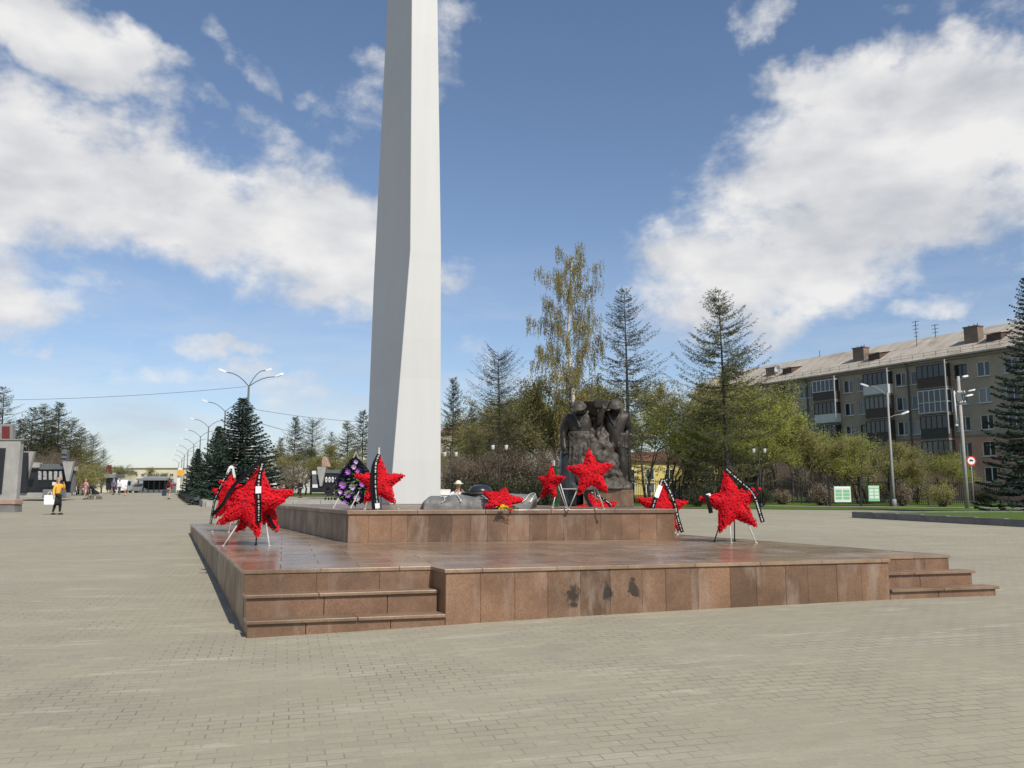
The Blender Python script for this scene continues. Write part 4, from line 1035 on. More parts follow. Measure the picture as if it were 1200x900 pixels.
        mb = MB(); mb.smooth = True; mb.add(vs, [(i*n_+q, (i+1)*n_+q, (i+1)*n_+(q+1) % n_, i*n_+(q+1) % n_) for i in range(lv-1) for q in range(n_)]); c_ = mb.build('greatcoat_skirt', mt['bronze_worn'] if sgn < 0 else mt['bronze'], o); c_.modifiers.new('thick', 'SOLIDIFY').thickness = .04; sb = c_.modifiers.new('sub', 'SUBSURF'); sb.levels = 1; sb.render_levels = 2; t2 = bpy.data.textures.new('cloth_folds', 'CLOUDS'); t2.noise_scale = .30; t2.noise_depth = 3; d2 = c_.modifiers.new('folds', 'DISPLACE'); d2.texture = t2; d2.strength = .20 if sgn < 0 else .12
        hd = Vector(J['cra'][0])
        mb = MB(); mb.smooth = True
        M_ = Matrix.Translation(hd+Vector((0, -.06, .03))) @ Matrix.Rotation(R(38), 4, 'X')
        b_ = len(mb.v); mb.lathe([(.285, -.05), (.27, -.025), (.215, .02), (.19, .075), (.12, .125), (.02, .14)], (0, 0, 0), 20, 1, 1.12); mb.v = [tuple(M_ @ Vector(q)) for q in mb.v]; mb.build('helmet', mt['bronze_worn'], o)
        mb = MB(); mb.smooth = True; mb.ball(hd+Vector((0, -.20, -.10)), (.04, .07, .07), 8, 6)
        for sg in (-1, 1): mb.ball(hd+Vector((sg*.07, -.18, -.02)), (.04, .02, .02), 8, 5); mb.ball(hd+Vector((sg*.17, .0, -.06)), (.03, .05, .08), 8, 6)
        mb.ball(hd+Vector((0, -.17, -.19)), (.07, .03, .025), 8, 5); mb.build('face', mt['bronze'], o)
        # lapels
        ch = Vector(J['che'][0]); mb = MB()
        for sg in (-1, 1): strip_pts = [ch+Vector((sg*.28, -.22, .34)), ch+Vector((sg*.18, -.36, .1)), ch+Vector((sg*.02, -.36, -.25))]; mb.tube(smooth_pts(strip_pts), .04, 6)
        mb.build('lapels', mt['bronze_worn'], o)
        return o
    fig(682, -1, 'soldier', 0.0); fig(721, 1, 'soldier', .05)
    rg = random.Random(4)
    def rough(name, rows, m, disp=.12, thick=.0):
        """a lumpy solid: rows of (v, u_left, u_right, y_front, y_back)"""
        n_ = 20; vs = []
        for (v, ul, ur, yf, yb) in rows:
            cxx, hx, cy, hy = (X(ul)+X(ur))/2, (X(ur)-X(ul))/2, (yf+yb)/2, (yb-yf)/2
            for q in range(n_):
                a = 2*math.pi*q/n_; cc, ss = math.cos(a), math.sin(a); e = .55
                vs.append((cxx+hx*math.copysign(abs(cc)**e, cc), cy+hy*math.copysign(abs(ss)**e, ss), Zp(v)))
        fs = [(i*n_+q, i*n_+(q+1) % n_, (i+1)*n_+(q+1) % n_, (i+1)*n_+q) for i in range(len(rows)-1) for q in range(n_)]+[tuple(range(n_-1, -1, -1)), tuple((len(rows)-1)*n_+q for q in range(n_))]
        mb = MB(); mb.smooth = True; mb.add(vs, fs); o = mb.build(name, m, t)
        sb = o.modifiers.new('sub', 'SUBSURF'); sb.levels = 2; sb.render_levels = 3
        tx = bpy.data.textures.new('lumps', 'CLOUDS'); tx.noise_scale = .32; tx.noise_depth = 3
        d = o.modifiers.new('rough', 'DISPLACE'); d.texture = tx; d.strength = disp*2.2; d.mid_level = .5
        ty = bpy.data.textures.new('chips', 'VORONOI'); ty.noise_scale = .16; d3 = o.modifiers.new('chips', 'DISPLACE'); d3.texture = ty; d3.strength = disp*.5; d3.mid_level = .3
        return o
    rough('draped_mass', [(574, 664, 738, -.35, 1.3), (560, 668, 734, -.40, 1.2), (545, 676, 728, -.48, 1.1), (530, 680, 722, -.48, 1.0), (515, 686, 716, -.40, .9), (503, 692, 714, -.22, .7), (490, 696, 711, .0, .5)], mt['bronze_worn'], .16)
    rough('rock_footing', [(576, 660, 742, -.75, 1.4), (571, 664, 741, -.7, 1.35), (566, 700, 736, -.6, 1.2), (558, 708, 727, -.45, 1.0)], mt['bronze_worn'], .09)
    rough('side_shade_block', [(597, 655, 683.6, -.35, 1.45), (585, 655.5, 683.6, -.35, 1.45), (560, 656, 680, -.3, 1.4), (535, 656, 676, -.2, 1.3), (514, 659, 675, .05, 1.1)], mt['blackstone'], .05)  # black colour stands in for shade on the plinth's left face
    # what the two hold between their heads: a folded banner
    mb = MB(); z1, z2 = Zp(482), Zp(468.5)
    mb.hexa([(X(687), -.15, Zp(484)), (X(703), -.35, Zp(490)), (X(703), .35, Zp(490)), (X(687), .35, Zp(484))], [(X(685), -.25, Zp(470.5)), (X(699), -.45, Zp(471)), (X(699), .3, Zp(471)), (X(685), .3, Zp(470.5))])
    mb.hexa([(X(697), -.5, Zp(479.5)), (X(712), -.6, Zp(481)), (X(713), .2, Zp(481)), (X(697), .2, Zp(479.5))], [(X(698), -.5, Zp(470)), (X(717), -.55, Zp(470.5)), (X(717), .2, Zp(470.5)), (X(698), .2, Zp(470))])
    o = mb.build('folded_banner', mt['bronze'], t); bevel(o, .06, 3)
    tx = bpy.data.textures.new('banner_folds', 'CLOUDS'); tx.noise_scale = .4
sculpture()
# ================================================================= trees
def tree_thing(name, label, trunk_me, crown_me, x, y, rz=0, s=1.0, group=None, dz=0, sz=None):
    t = thing(name, label, 'tree', (x, y, ground(x, y)+dz-.05), rz, group); t.scale = (s, s, sz or s)
    link('trunk', trunk_me, t); link('crown', crown_me, t); return t
def join_cards(name, mats, sets):
    C = np.concatenate([s[0] for s in sets]); A = np.concatenate([s[1] for s in sets]); B = np.concatenate([s[2] for s in sets])
    mi = np.concatenate([np.full(len(s[0]), s[3]) for s in sets]); return cards(name, mats, C, A, B, mi)
def spruce_mesh(H, Wd, seed):
    rg = np.random.default_rng(seed); mb = MB(); mb.smooth = True
    mb.tube([(0, 0, 0), (0, 0, H*.5), (0, 0, H*.98)], [H*.028, H*.016, .012], 8)
    C, A, B = [], [], []
    z = H*.04; k = 0
    while z < H*.97:
        f = 1-z/H; R0 = Wd/2*(f**.82)*1.04; nb = int(6+8*f)
        for q in range(nb):
            a = k*2.4+q*2*math.pi/nb+rg.uniform(-.2, .2); L_ = R0*rg.uniform(.72, 1.12)
            rise = -.30*f+.35*(1-f)**2+rg.uniform(-.08, .08)
            d = np.array((math.cos(a), math.sin(a), 0)); sd = np.array((-math.sin(a), math.cos(a), 0))
            n = max(3, int(L_/.10)); P = []
            for i in range(n+1):
                u = i/n; P.append(d*L_*u+np.array((0, 0, z+L_*(rise*u+.22*u*u*u))))
            mb.tube([P[0], P[n//2], P[n]], [.018+.012*f, .012, .004], 4, False)
            for i in range(1, n+1):
                u = i/n; w = .30*L_*(1-u)**.6*(.35+u)+.07
                for s_ in (-1, 0, 1):
                    for rep in range(2):
                        off = sd*s_*rg.uniform(.25, 1)*w; dirn = d*rg.uniform(.6, 1)+sd*s_*.8+np.array((0, 0, rg.uniform(-.35, .12))); dirn /= np.linalg.norm(dirn)
                        ln = rg.uniform(.10, .20)*(.7+.5*f); up = np.cross(dirn, rg.normal(size=3)); up /= np.linalg.norm(up)+1e-9
                        C.append(P[i]+off+np.array((0, 0, rg.uniform(-.07, .03)))); A.append(dirn*ln*.6); B.append(up*ln*.26)
        z += H*(.016+.02*f); k += 1
    tr = mb.mesh('spruce_trunk', mt['bark']); cr = cards('spruce_crown', mt['lf_spruce'], np.array(C), np.array(A), np.array(B)); return tr, cr
def larch_mesh(H, Wd, seed, tuft=.15, dens=1.0, leaf='lf_larch', z0=.10, shape=.9, up=.35):
    rg = np.random.default_rng(seed); mb = MB(); mb.smooth = True
    bend = rg.uniform(-.015, .015, 2)*H
    ax = lambda z: np.array((bend[0]*(z/H)**2, bend[1]*(z/H)**2, z))
    mb.tube([ax(0), ax(H*.25), ax(H*.6), ax(H*.99)], [H*.0115, H*.0095, H*.0055, .012], 7)
    C, A, B = [], [], []
    z = H*z0
    while z < H*.985:
        f = (1-z/H)/(1-z0); base = Wd/2*min(1, (f**shape)*1.05)*(.62+.38*min(1, (1-f)*4))
        for q in range(rg.integers(3, 6)):
            a = rg.uniform(0, 2*math.pi); L_ = base*rg.uniform(.38, 1.22)+.15
            d = np.array((math.cos(a), math.sin(a), 0)); sd = np.array((-math.sin(a), math.cos(a), 0)); p0 = ax(z)
            r0 = up*(1-f)-.12*f+rg.uniform(-.10, .10); n = 7; P = [p0+d*L_*u+np.array((0, 0, L_*(r0*u+.20*u*u-.05*math.sin(u*3))))+sd*L_*.04*math.sin(u*5+a) for u in np.linspace(0, 1, n)]
            mb.tube(P[::2], [.008+.010*L_/3, .010+.004*L_/3, .008, .006], 4, False)
            m_ = int(L_/.13*dens)+2
            for i in range(m_):                       # side twigs with needle tufts
                u = .15+.85*(i+rg.uniform(0, 1))/m_; j = min(n-2, int(u*(n-1))); w = u*(n-1)-j; p = P[j]*(1-w)+P[j+1]*w
                tl = rg.uniform(.15, .55)*L_*.32*(1.15-u)+.14; s_ = rg.choice((-1, 1)); td = d*rg.uniform(.2, .9)+sd*s_*rg.uniform(.4, 1)+np.array((0, 0, rg.uniform(-.55, .25))); td /= np.linalg.norm(td)
                C.append(p+td*tl*.5); A.append(td*tl*.5); B.append(np.cross(td, rg.normal(size=3))*.011)
                for g_ in range(int(2+tl*4.5)):
                    q_ = p+td*tl*rg.uniform(.2, 1.05)+rg.normal(size=3)*.03; v = rg.normal(size=3); v /= np.linalg.norm(v); w_ = np.cross(v, rg.normal(size=3)); w_ /= np.linalg.norm(w_)+1e-9; s2 = tuft*rg.uniform(.5, 1.2)
                    C.append(q_); A.append(v*s2*.5); B.append(w_*s2*.22)
        z += H*.0125*(.8+.6*f)*rg.uniform(.35, 1.65)
    tr = mb.mesh('larch_trunk', mt['bark_l']); cr = cards('larch_crown', mt[leaf], np.array(C), np.array(A), np.array(B)); return tr, cr
def birch_mesh(H, Wd, seed):
    rg = np.random.default_rng(seed); mb = MB(); mb.smooth = True
    ax = lambda z: np.array((.25*math.sin(z*.35), .15*math.sin(z*.5+1), z))
    zs = np.linspace(0, H*.97, 12); mb.tube([ax(z) for z in zs], [H*.0135*(1-.93*z/H)+.01 for z in zs], 8)
    C, A, B = [], [], []
    for k in range(74):
        z = H*(.20+.78*(k+rg.uniform(0, 1))/74); f = z/H
        R0 = Wd/2*(1.0-abs(f-.55)*.85)*(1 if f < .86 else .62); a = k*2.4+rg.uniform(-.4, .4); L_ = R0*rg.uniform(.35, 1.25)
        d = np.array((math.cos(a), math.sin(a), 0)); p0 = ax(z); P = [p0+d*L_*u+np.array((0, 0, L_*(.95*u-.25*u*u))) for u in np.linspace(0, 1, 6)]
        mb.tube(P, [.045*(1-f)+.018, .03*(1-f)+.014, .016, .012, .009, .006], 5, False)
        for i in range(int(9+L_*10)):
            u = 1-.75*rg.uniform(0, 1)**1.8; j = min(4, int(u*5)); w = u*5-j; p = P[j]*(1-w)+P[j+1]*w+rg.normal(size=3)*np.array((.16, .16, .1))
            ln = rg.uniform(.5, 1.7)*(1.25-.5*f); sway = rg.normal(size=2)*.12; m_ = int(ln/.085)
            C.append(p+np.array((sway[0]*.5, sway[1]*.5, -ln/2))); A.append(np.array((sway[0]*.5, sway[1]*.5, -ln/2))); B.append(np.array((.009, .009, 0)))
            for g_ in range(m_):
                t = (g_+rg.uniform(0, 1))/m_; q_ = p+np.array((sway[0]*t*t, sway[1]*t*t, -ln*t))+rg.normal(size=3)*.045; v = np.array((rg.normal()*.5, rg.normal()*.5, -1)); v /= np.linalg.norm(v); w_ = np.cross(v, rg.normal(size=3)); w_ /= np.linalg.norm(w_)+1e-9; s2 = rg.uniform(.09, .19)
                C.append(q_); A.append(v*s2*.6); B.append(w_*s2*.24)
    tr = mb.mesh('birch_trunk', mt['birch']); cr = cards('birch_crown', mt['lf_birch'], np.array(C), np.array(A), np.array(B)); return tr, cr
def bushy_mesh(H, Wd, seed, leaf='lf_spring', n_leaf=5200, size=.17, trunk_h=.22, stems=1, bark='bark', clump=.55):
    """forking limbs that end in sprays of leaves"""
    rg = np.random.default_rng(seed); mb = MB(); mb.smooth = True; tips = []
    def grow(p, d, L_, r_, depth):
        q = p+d*L_; m_ = (p+q)/2+rg.normal(size=3)*L_*.05; mb.tube([p, m_, q], [r_, r_*.82, r_*.62], 6 if depth < 2 else 4, False)
        if depth >= 2: tips.append((m_, L_)); tips.append((q, L_))
        if depth >= 4: return
        for k in range(rg.integers(2, 4) + (1 if depth == 1 else 0)):
            nd = d*.75+rg.normal(size=3)*np.array((.55, .55, .32))+np.array((0, 0, .18)); nd /= np.linalg.norm(nd); grow(q, nd, L_*rg.uniform(.58, .86), r_*.56, depth+1)
    for s_ in range(stems):
        b = np.array((rg.normal()*.25*(stems > 1), rg.normal()*.25*(stems > 1), 0)); d = np.array((rg.normal()*.12*stems**.5, rg.normal()*.12*stems**.5, 1.)); d /= np.linalg.norm(d); grow(b, d, H*trunk_h, H*.016/stems**.4, 0)
    V = np.array(mb.v); top = V[:, 2].max(); rad = np.percentile(np.hypot(V[:, 0], V[:, 1]), 97); sc = np.array((Wd/2/rad*.9, Wd/2/rad*.9, H*.94/top))
    mb.v = [tuple(v) for v in V*sc]; tp = np.array([t[0]*sc for t in tips]); ls = np.array([t[1] for t in tips])
    idx = rg.integers(0, len(tp), n_leaf); wt = rg.uniform(.3, 1.6, len(tp))[idx]
    C = tp[idx]+rg.normal(size=(n_leaf, 3))*(clump*wt*Wd*.07)[:, None]*[1, 1, .85]; C = C[C[:, 2] > H*.06]
    A, B = rand_axes(rg, len(C), size, .55)
    n2 = n_leaf//4; i2 = rg.integers(0, len(tp), n2); T_ = rg.normal(size=(n2, 3))*[1, 1, .6]+[0, 0, .5]; T_ /= np.linalg.norm(T_, axis=1)[:, None]; l2 = rg.uniform(.3, .9, n2)[:, None]*Wd*.07
    tw = (tp[i2]+T_*l2*.5, T_*l2*.5, np.cross(T_, rg.normal(size=(n2, 3)))*.010, 1)
    tr = mb.mesh('tree_trunk', mt[bark]); cr = join_cards('tree_crown', [mt[leaf], mt['twig']], [(C, A, B, 0), tw]); return tr, cr
def shrub_mesh(Wd, H, seed, leaf, n=2600, size=.13, D=None):
    rg = np.random.default_rng(seed); mb = MB(); mb.smooth = True; T_ = []
    for k in range(40):
        a = rg.uniform(0, 6.28); r_ = rg.uniform(0, .25); e = np.array((math.cos(a)*Wd/2*rg.uniform(.2, .95), math.sin(a)*(D or Wd)/2*rg.uniform(.2, .95), H*rg.uniform(.55, 1.0))); e[2] *= 1-.35*(np.hypot(e[0]/(Wd/2), e[1]/((D or Wd)/2)))**2
        p0 = np.array((math.cos(a)*r_, math.sin(a)*r_, 0)); m_ = p0*.4+e*.6+rg.normal(size=3)*.08; mb.tube([p0, m_, e], [.018, .012, .004], 4, False); T_ += [m_, e, (m_+e)/2]
    T_ = np.array(T_); i = rg.integers(0, len(T_), n); C = T_[i]+rg.normal(size=(n, 3))*[Wd*.075, (D or Wd)*.075, H*.09]; C[:, 2] = np.abs(C[:, 2]); A, B = rand_axes(rg, n, size, .5)
    return mb.mesh('shrub_stems', mt['bark']), cards('shrub_leaves', mt[leaf], C, A, B)
def shrub(label, me, x, y, rz=0, s=1, group=None, sz=None):
    t = thing('shrub', label, 'shrub', (x, y, ground(x, y)-.03), rz, group); t.scale = (s, s, sz or s); link('stems', me[0], t); link('foliage', me[1], t); return t
def px(u, Y): return ((u-600)/F*Y, Y)
def hgt(u, v, Y):
    p = at(u, v, Y); return p.z-ground(p.x, Y)
# spruces in the long planter
sp1, sp2 = spruce_mesh(7.2, 4.9, 1), spruce_mesh(5.6, 3.9, 2)
x, y = px(283, 56); tree_thing('spruce_tree', 'tallest dark blue green spruce behind the double flower star', *sp1, x, y, .3, hgt(283, 463, 56)/7.2, 'spruces in the planter').scale.xy = (1.38, 1.38)
x, y = px(256, 66); tree_thing('spruce_tree', 'middle spruce half hidden by the tallest spruce', *sp2, x, y, 1.1, hgt(258, 497, 66)/5.6*1.0, 'spruces in the planter')
x, y = px(233, 78); tree_thing('spruce_tree', 'last spruce of the planter row beside the twin lamp posts', *sp2, x, y, 2.7, hgt(233, 524, 78)/5.6, 'spruces in the planter')
x, y = px(1217, 46); o = tree_thing('spruce_tree', 'big dark spruce in front of the right end of the apartment block', *spruce_mesh(13.6, 6.6, 5), x, y, .5, 1, 'spruces by the road')
# larches and the birch behind the sculpture
la, lb_, lc, ld = larch_mesh(16, 9.8, 11, .12, 1.35, 'lf_larchd', .10, .75), larch_mesh(16, 11.2, 12, .14, 1.7, 'lf_larch', .10, .72), larch_mesh(11.5, 7.4, 13, .09, .9, 'lf_larchd', .12, .50, .55), larch_mesh(12, 6.8, 14, .15, 1.5, 'lf_larchd', .10, .75)
def T(name, lab, me, H0, u, v, Y, rz, grp=None, wide=1.0):
    x, y = px(u, Y); s = hgt(u, v, Y)/H0; t = tree_thing(name, lab, *me, x, y, rz, s, grp); t.scale = (s*wide, s*wide, s); return t
LG = 'larches in the park'
T('larch_tree', 'tall dark larch with open branches just right of the bronze sculpture', la, 16, 737, 337, 60, .4, LG, 1.0)
T('larch_tree', 'broad pyramidal larch with fresh needles left of the apartment block', lb_, 16, 851, 336, 62, 1.2, LG, .98)
T('larch_tree', 'nearly bare larch with up curved branches left of the tall birch', lc, 11.5, 586, 408, 62, 2.0, LG, 1.0)
T('larch_tree', 'thin larch right beside the obelisk', ld, 12, 530, 441, 76, .2, LG, .8)
T('larch_tree', 'small larch between the obelisk and the nearly bare larch', ld, 12, 553, 476, 84, 2.2, LG, .9)
T('birch_tree', 'very tall weeping birch with yellow brown catkins and a white trunk', birch_mesh(20, 6.4, 21), 21.3, 671, 272, 62, .0, None, .92)
# green thicket of the park: several kinds of broadleaved trees
b1 = bushy_mesh(7, 6.5, 31, 'lf_spring', 12000, .115, .20, 1, 'bark', .75); b2 = bushy_mesh(7, 6.0, 32, 'lf_olive', 10000, .11, .20, 1, 'bark', .7); b3 = bushy_mesh(7, 6.5, 33, 'lf_brown', 8000, .10, .18, 3, 'bark', .75); b4 = bushy_mesh(7, 6.8, 34, 'lf_spring', 10000, .12, .16, 3, 'bark', .75); b5 = bushy_mesh(7, 6.4, 35, 'lf_olive', 13000, .105, .2, 2, 'bark', .75)
b6 = bushy_mesh(7, 5.2, 36, 'lf_spring', 7500, .115, .30, 1, 'bark', .8); b7 = bushy_mesh(7, 5.0, 37, 'lf_olive', 6500, .11, .30, 1, 'bark', .8)
KIND = {6: 'thin fresh green', 7: 'thin olive', 1: 'fresh green', 2: 'olive budding', 3: 'brown leafless', 4: 'many stemmed green', 5: 'dense olive'}
ME = {6: b6, 7: b7, 1: b1, 2: b2, 3: b3, 4: b4, 5: b5}
spots = [(545, 505, 66, 2, 1), (568, 490, 72, 5, 1), (600, 495, 70, 1, 1.1), (622, 470, 67, 5, 1.1), (640, 440, 66, 2, .9), (655, 455, 70, 1, 1), (690, 430, 67, 5, .9), (706, 465, 72, 2, 1), (612, 455, 78, 2, 1), (580, 455, 84, 5, 1.1),
         (540, 500, 84, 1, 1.1), (760, 470, 66, 6, 1.05), (780, 455, 72, 7, 1.1), (800, 475, 67, 6, 1.1), (825, 485, 70, 6, 1), (755, 440, 80, 7, 1.1), (812, 455, 84, 7, 1.2), (868, 470, 70, 7, 1.1), (886, 495, 67, 6, 1.1), (906, 472, 73, 6, 1.1), (880, 450, 84, 7, 1.15), (926, 500, 71, 7, 1.1),
         (845, 490, 66, 6, 1.1), (950, 515, 74, 7, 1.1), (990, 510, 75, 2, 1.25), (1028, 522, 76, 7, 1.1), (966, 500, 82, 6, 1.1), (1085, 535, 66, 2, 1.2), (1062, 528, 74, 7, 1.2), (724, 480, 67, 6, 1), (742, 500, 70, 7, .9), (660, 500, 64, 3, 1), (605, 515, 62, 3, 1.2),
         (575, 520, 62, 3, 1.2), (540, 528, 60, 3, 1.2), (632, 520, 61, 3, 1.2), (525, 520, 70, 5, 1), (838, 448, 68, 7, 1), (875, 452, 69, 6, 1), (790, 500, 76, 6, 1.1), (855, 505, 78, 6, 1.2), (900, 515, 80, 7, 1.2), (945, 500, 69, 7, 1.2), (975, 512, 70, 7, 1.2), (1008, 506, 71, 4, 1.2), (1040, 515, 69, 2, 1.2), (1070, 520, 70, 7, 1.2), (1100, 526, 68, 4, 1.1), (932, 510, 80, 6, 1.3), (785, 510, 79, 3, 1.2), (815, 512, 80, 5, 1.1), (835, 520, 74, 3, 1.1), (870, 520, 76, 3, 1.2), (805, 530, 70, 3, 1.0), (895, 530, 72, 3, 1.0), (725, 515, 78, 7, .9), (872, 436, 73, 7, 1.0), (893, 446, 71, 6, 1.0), (842, 438, 78, 7, 1.0), (912, 462, 75, 7, 1.0)]
rr = random.Random(9)
for i, (u, v, Y, k, w) in enumerate(spots):
    where = 'behind the bronze sculpture' if 620 < u < 745 else 'between the obelisk and the tall birch' if u <= 620 else 'between the two tallest larches' if u < 850 else 'left of the apartment block' if u < 940 else 'in front of the apartment block'
    T('park_tree', '%s tree in the park thicket %s' % (KIND[k], where), ME[k], 7, u, v, Y, rr.uniform(0, 6.28), '%s trees %s' % (KIND[k], where), w)
# shrubs
s1 = shrub_mesh(1.7, 1.25, 51, 'lf_brown', 3000, .10); s2 = shrub_mesh(2.6, 2.0, 52, 'lf_darkbush', 3600, .13); s3 = shrub_mesh(2.4, 1.9, 53, 'lf_olive', 3600, .11); s4 = shrub_mesh(4.5, 3.4, 54, 'lf_brown', 5200, .14)
x, y = px(914, 66); shrub('round clipped pale brown shrub left of the notice boards', s1, x, y, 0, 1.0, 'shrubs on the lawn')
x, y = px(961, 63); shrub('loose grey brown shrub at the left post of the notice board fence', s1, x, y, 1, 1.15, 'shrubs on the lawn', 1.4)
x, y = px(1053, 63); shrub('loose grey brown shrub at the right post of the notice board fence', s1, x, y, 2, 1.0, 'shrubs on the lawn', 1.4)
x, y = px(1100, 62); shrub('wide brownish shrub beside the concrete pole', s3, x, y, 0, .95, 'shrubs on the lawn')
x, y = px(1150, 66); shrub('dark shrub behind the round road sign', s2, x, y, 1, .8, 'shrubs on the lawn')
for i, (u, Y, s, lab) in enumerate([(545, 58, 1, 'dark low shrub right beside the foot of the obelisk'), (585, 58, 1.1, 'dark low shrub behind the fallen star'), (618, 57, 1.1, 'dark low shrub left of the small edge on star'), (815, 58, .85, 'dark low shrub left of the right hand tripod star'), (640, 59, 1, 'dark low shrub hidden by the small edge on star'), (890, 61, .8, 'dark low shrub right of the right hand tripod star')]):
    x, y = px(u, Y); shrub(lab, s2, x, y, i*1.3, s, 'dark shrubs along the park edge')
for i, (u, Y, s) in enumerate([(530, 62, 1), (556, 63, 1.05), (580, 64, 1), (606, 63, 1.05), (630, 63, 1), (655, 64, 1), (795, 72, .75), (825, 73, .75), (858, 73, .75), (888, 73, .75), (915, 74, .75), (945, 75, .8), (985, 76, .8), (1030, 76, .8), (1070, 76, .8)]):
    x, y = px(u, Y); shrub('bare brown twiggy thicket shrub left of the bronze sculpture' if u < 700 else 'bare brown twiggy shrub behind the iron fence on the right', s4, x, y, i*1.7, s, 'brown thicket shrubs on the left' if u < 700 else 'brown thicket shrubs on the right')
# trees behind the far memorial wall (middle) and on the left side
for i, (u, v, Y, w) in enumerate([(345, 487, 100, 1), (366, 490, 104, 1.1), (408, 492, 98, 1.15), (330, 512, 104, 1), (388, 505, 112, 1), (425, 480, 110, 1.05)]):
    T('larch_tree', ['slim larch left of the slanting stone head', 'larch with a pointed top over the slanting stone head', 'wide thinly needled larch left of the obelisk', 'low larch beside the spruces', 'low larch behind the memorial wall with white medallions', 'larch touching the edge of the obelisk'][i], (ld, lc, lb_, ld, la, ld)[i], (12, 11.5, 16, 12, 16, 12)[i], u, v, Y, i*1.1, LG, w*1.1)
for i, (u, v, Y, k) in enumerate([(318, 535, 92, 2), (338, 530, 94, 5), (360, 535, 96, 2), (385, 530, 95, 5), (410, 525, 96, 2), (430, 530, 94, 5), (350, 520, 104, 5), (398, 518, 106, 2)]):
    T('park_tree', '%s tree behind the memorial wall with white medallions' % KIND[k], ME[k], 7, u, v, Y, i*.9, '%s trees behind the white medallions' % KIND[k], 1.2)
x, y = px(342, 88); shrub('rounded olive brown bush beside the memorial wall with white medallions', s4, x, y, .4, 1.0)
lp = [(2, 452, 84, la, 16), (22, 490, 88, ld, 12), (36, 476, 90, ld, 12), (52, 472, 92, lb_, 16), (68, 470, 92, ld, 12), (82, 488, 95, lb_, 16), (96, 500, 98, ld, 12), (109, 508, 116, lc, 11.5), (122, 526, 124, lc, 11.5), (-14, 470, 84, lb_, 16), (60, 492, 104, la, 16), (10, 496, 100, lb_, 16)]
ll = ['tallest thin larch at the left rim of the picture', 'dark larch above the concrete stele', 'dark larch right of the concrete stele', 'full larch above the left memorial wall', 'pointed larch above the left memorial wall', 'larch sloping down beside the pointed larch', 'last dense larch of the left group', 'separate spindly larch with bare rungs', 'smallest spindly larch right of the left group', 'larch cut off by the left rim', 'larch filling the back of the left group', 'larch behind the concrete stele']
for i, (u, v, Y, me, H0) in enumerate(lp): T('larch_tree', ll[i], me, H0, u, v, Y, i*.8, LG, 1.25 if i not in (7, 8) else .9)
for i, (u, v, Y, k) in enumerate([(30, 530, 82, 3), (50, 528, 84, 3), (70, 525, 86, 3), (92, 535, 88, 3), (15, 520, 84, 3), (88, 520, 96, 5), (106, 538, 102, 5), (60, 512, 94, 3), (40, 510, 94, 3)]):
    T('park_tree', '%s tree behind the left memorial wall' % KIND[k], ME[k], 7, u, v, Y, i*.7, '%s trees behind the left memorial wall' % KIND[k], 1.2)
x, y = px(104, 86); shrub('big round olive bush at the right end of the left memorial wall', shrub_mesh(4.2, 3.0, 58, 'lf_olive', 5000, .13), x, y, 0, 1.1)
for i, (u, v, Y) in enumerate([(134, 545, 150), (145, 543, 158), (122, 548, 140), (172, 546, 190), (192, 552, 200), (114, 545, 130)]):
    T('park_tree', '%s tree at the far end of the avenue' % KIND[(2, 5, 3)[i % 3]], ME[(2, 5, 3)[i % 3]], 7, u, v, Y, i, '%s trees at the far end of the avenue' % KIND[(2, 5, 3)[i % 3]], 1.1)

# ================================================================= planter with kerbs, raised bed on the right
def kerb_run(name, label, pts, w, h, m, blocks=1.2, gap=.012):
    mb = MB()
    for a, b in zip(pts, pts[1:]):
        a, b = Vector(a), Vector(b); d = b-a; n = max(1, int(d.length/blocks)); nr = Vector((d.y, -d.x)).normalized()
        for k in range(n):
            p, q = a+d*(k/n), a+d*((k+1)/n-gap/d.length); zz = min(ground(*p), ground(*q)); zt = (ground(*p)+ground(*q))/2+h
            Q = [p+nr*w/2, q+nr*w/2, q-nr*w/2, p-nr*w/2]; mb.hexa([(*c, zz-.2) for c in Q], [(*c, zt) for c in Q])
    o = mb.build(name, m); bevel(o, .012, 2); return tag(o, label, 'kerb', None)
PL = [(-18.3, 50.7), (-38.5, 99), (-29, 103), (-10.4, 53.6)]
tag(patch('lawn', [(-18.3, 50.8), (-13.8, 52.4), (-34.2, 101), (-38.4, 98.8)], .26, mt['lawn'], 10, 30), 'raised lawn around the spruces', 'lawn', kind='structure')
kerb_run('planter_kerb', 'low pale concrete kerb around the lawn of the spruces', [PL[0], PL[1]], .35, .40, mt['kerb'], 1.6, .02)
tag(patch('lawn', [(-13.8, 52.4), (-10.5, 53.6), (-11.4, 56.2), (-14.7, 55)], .26, mt['lawn'], 4, 4), 'small lawn corner at the near end of the spruce planter', 'lawn', kind='structure')
kerb_run('planter_kerb', 'front run of pale kerb at the near end of the spruce planter', [PL[3], PL[0]], .35, .40, mt['kerb'], 1.6, .02)
bl = thing('planter_bench_row', 'dark row of slatted seats along the planter kerb', 'bench', (-25.2, 67, ground(-25.2, 67)), 0)
mb = MB(); mb2 = MB()
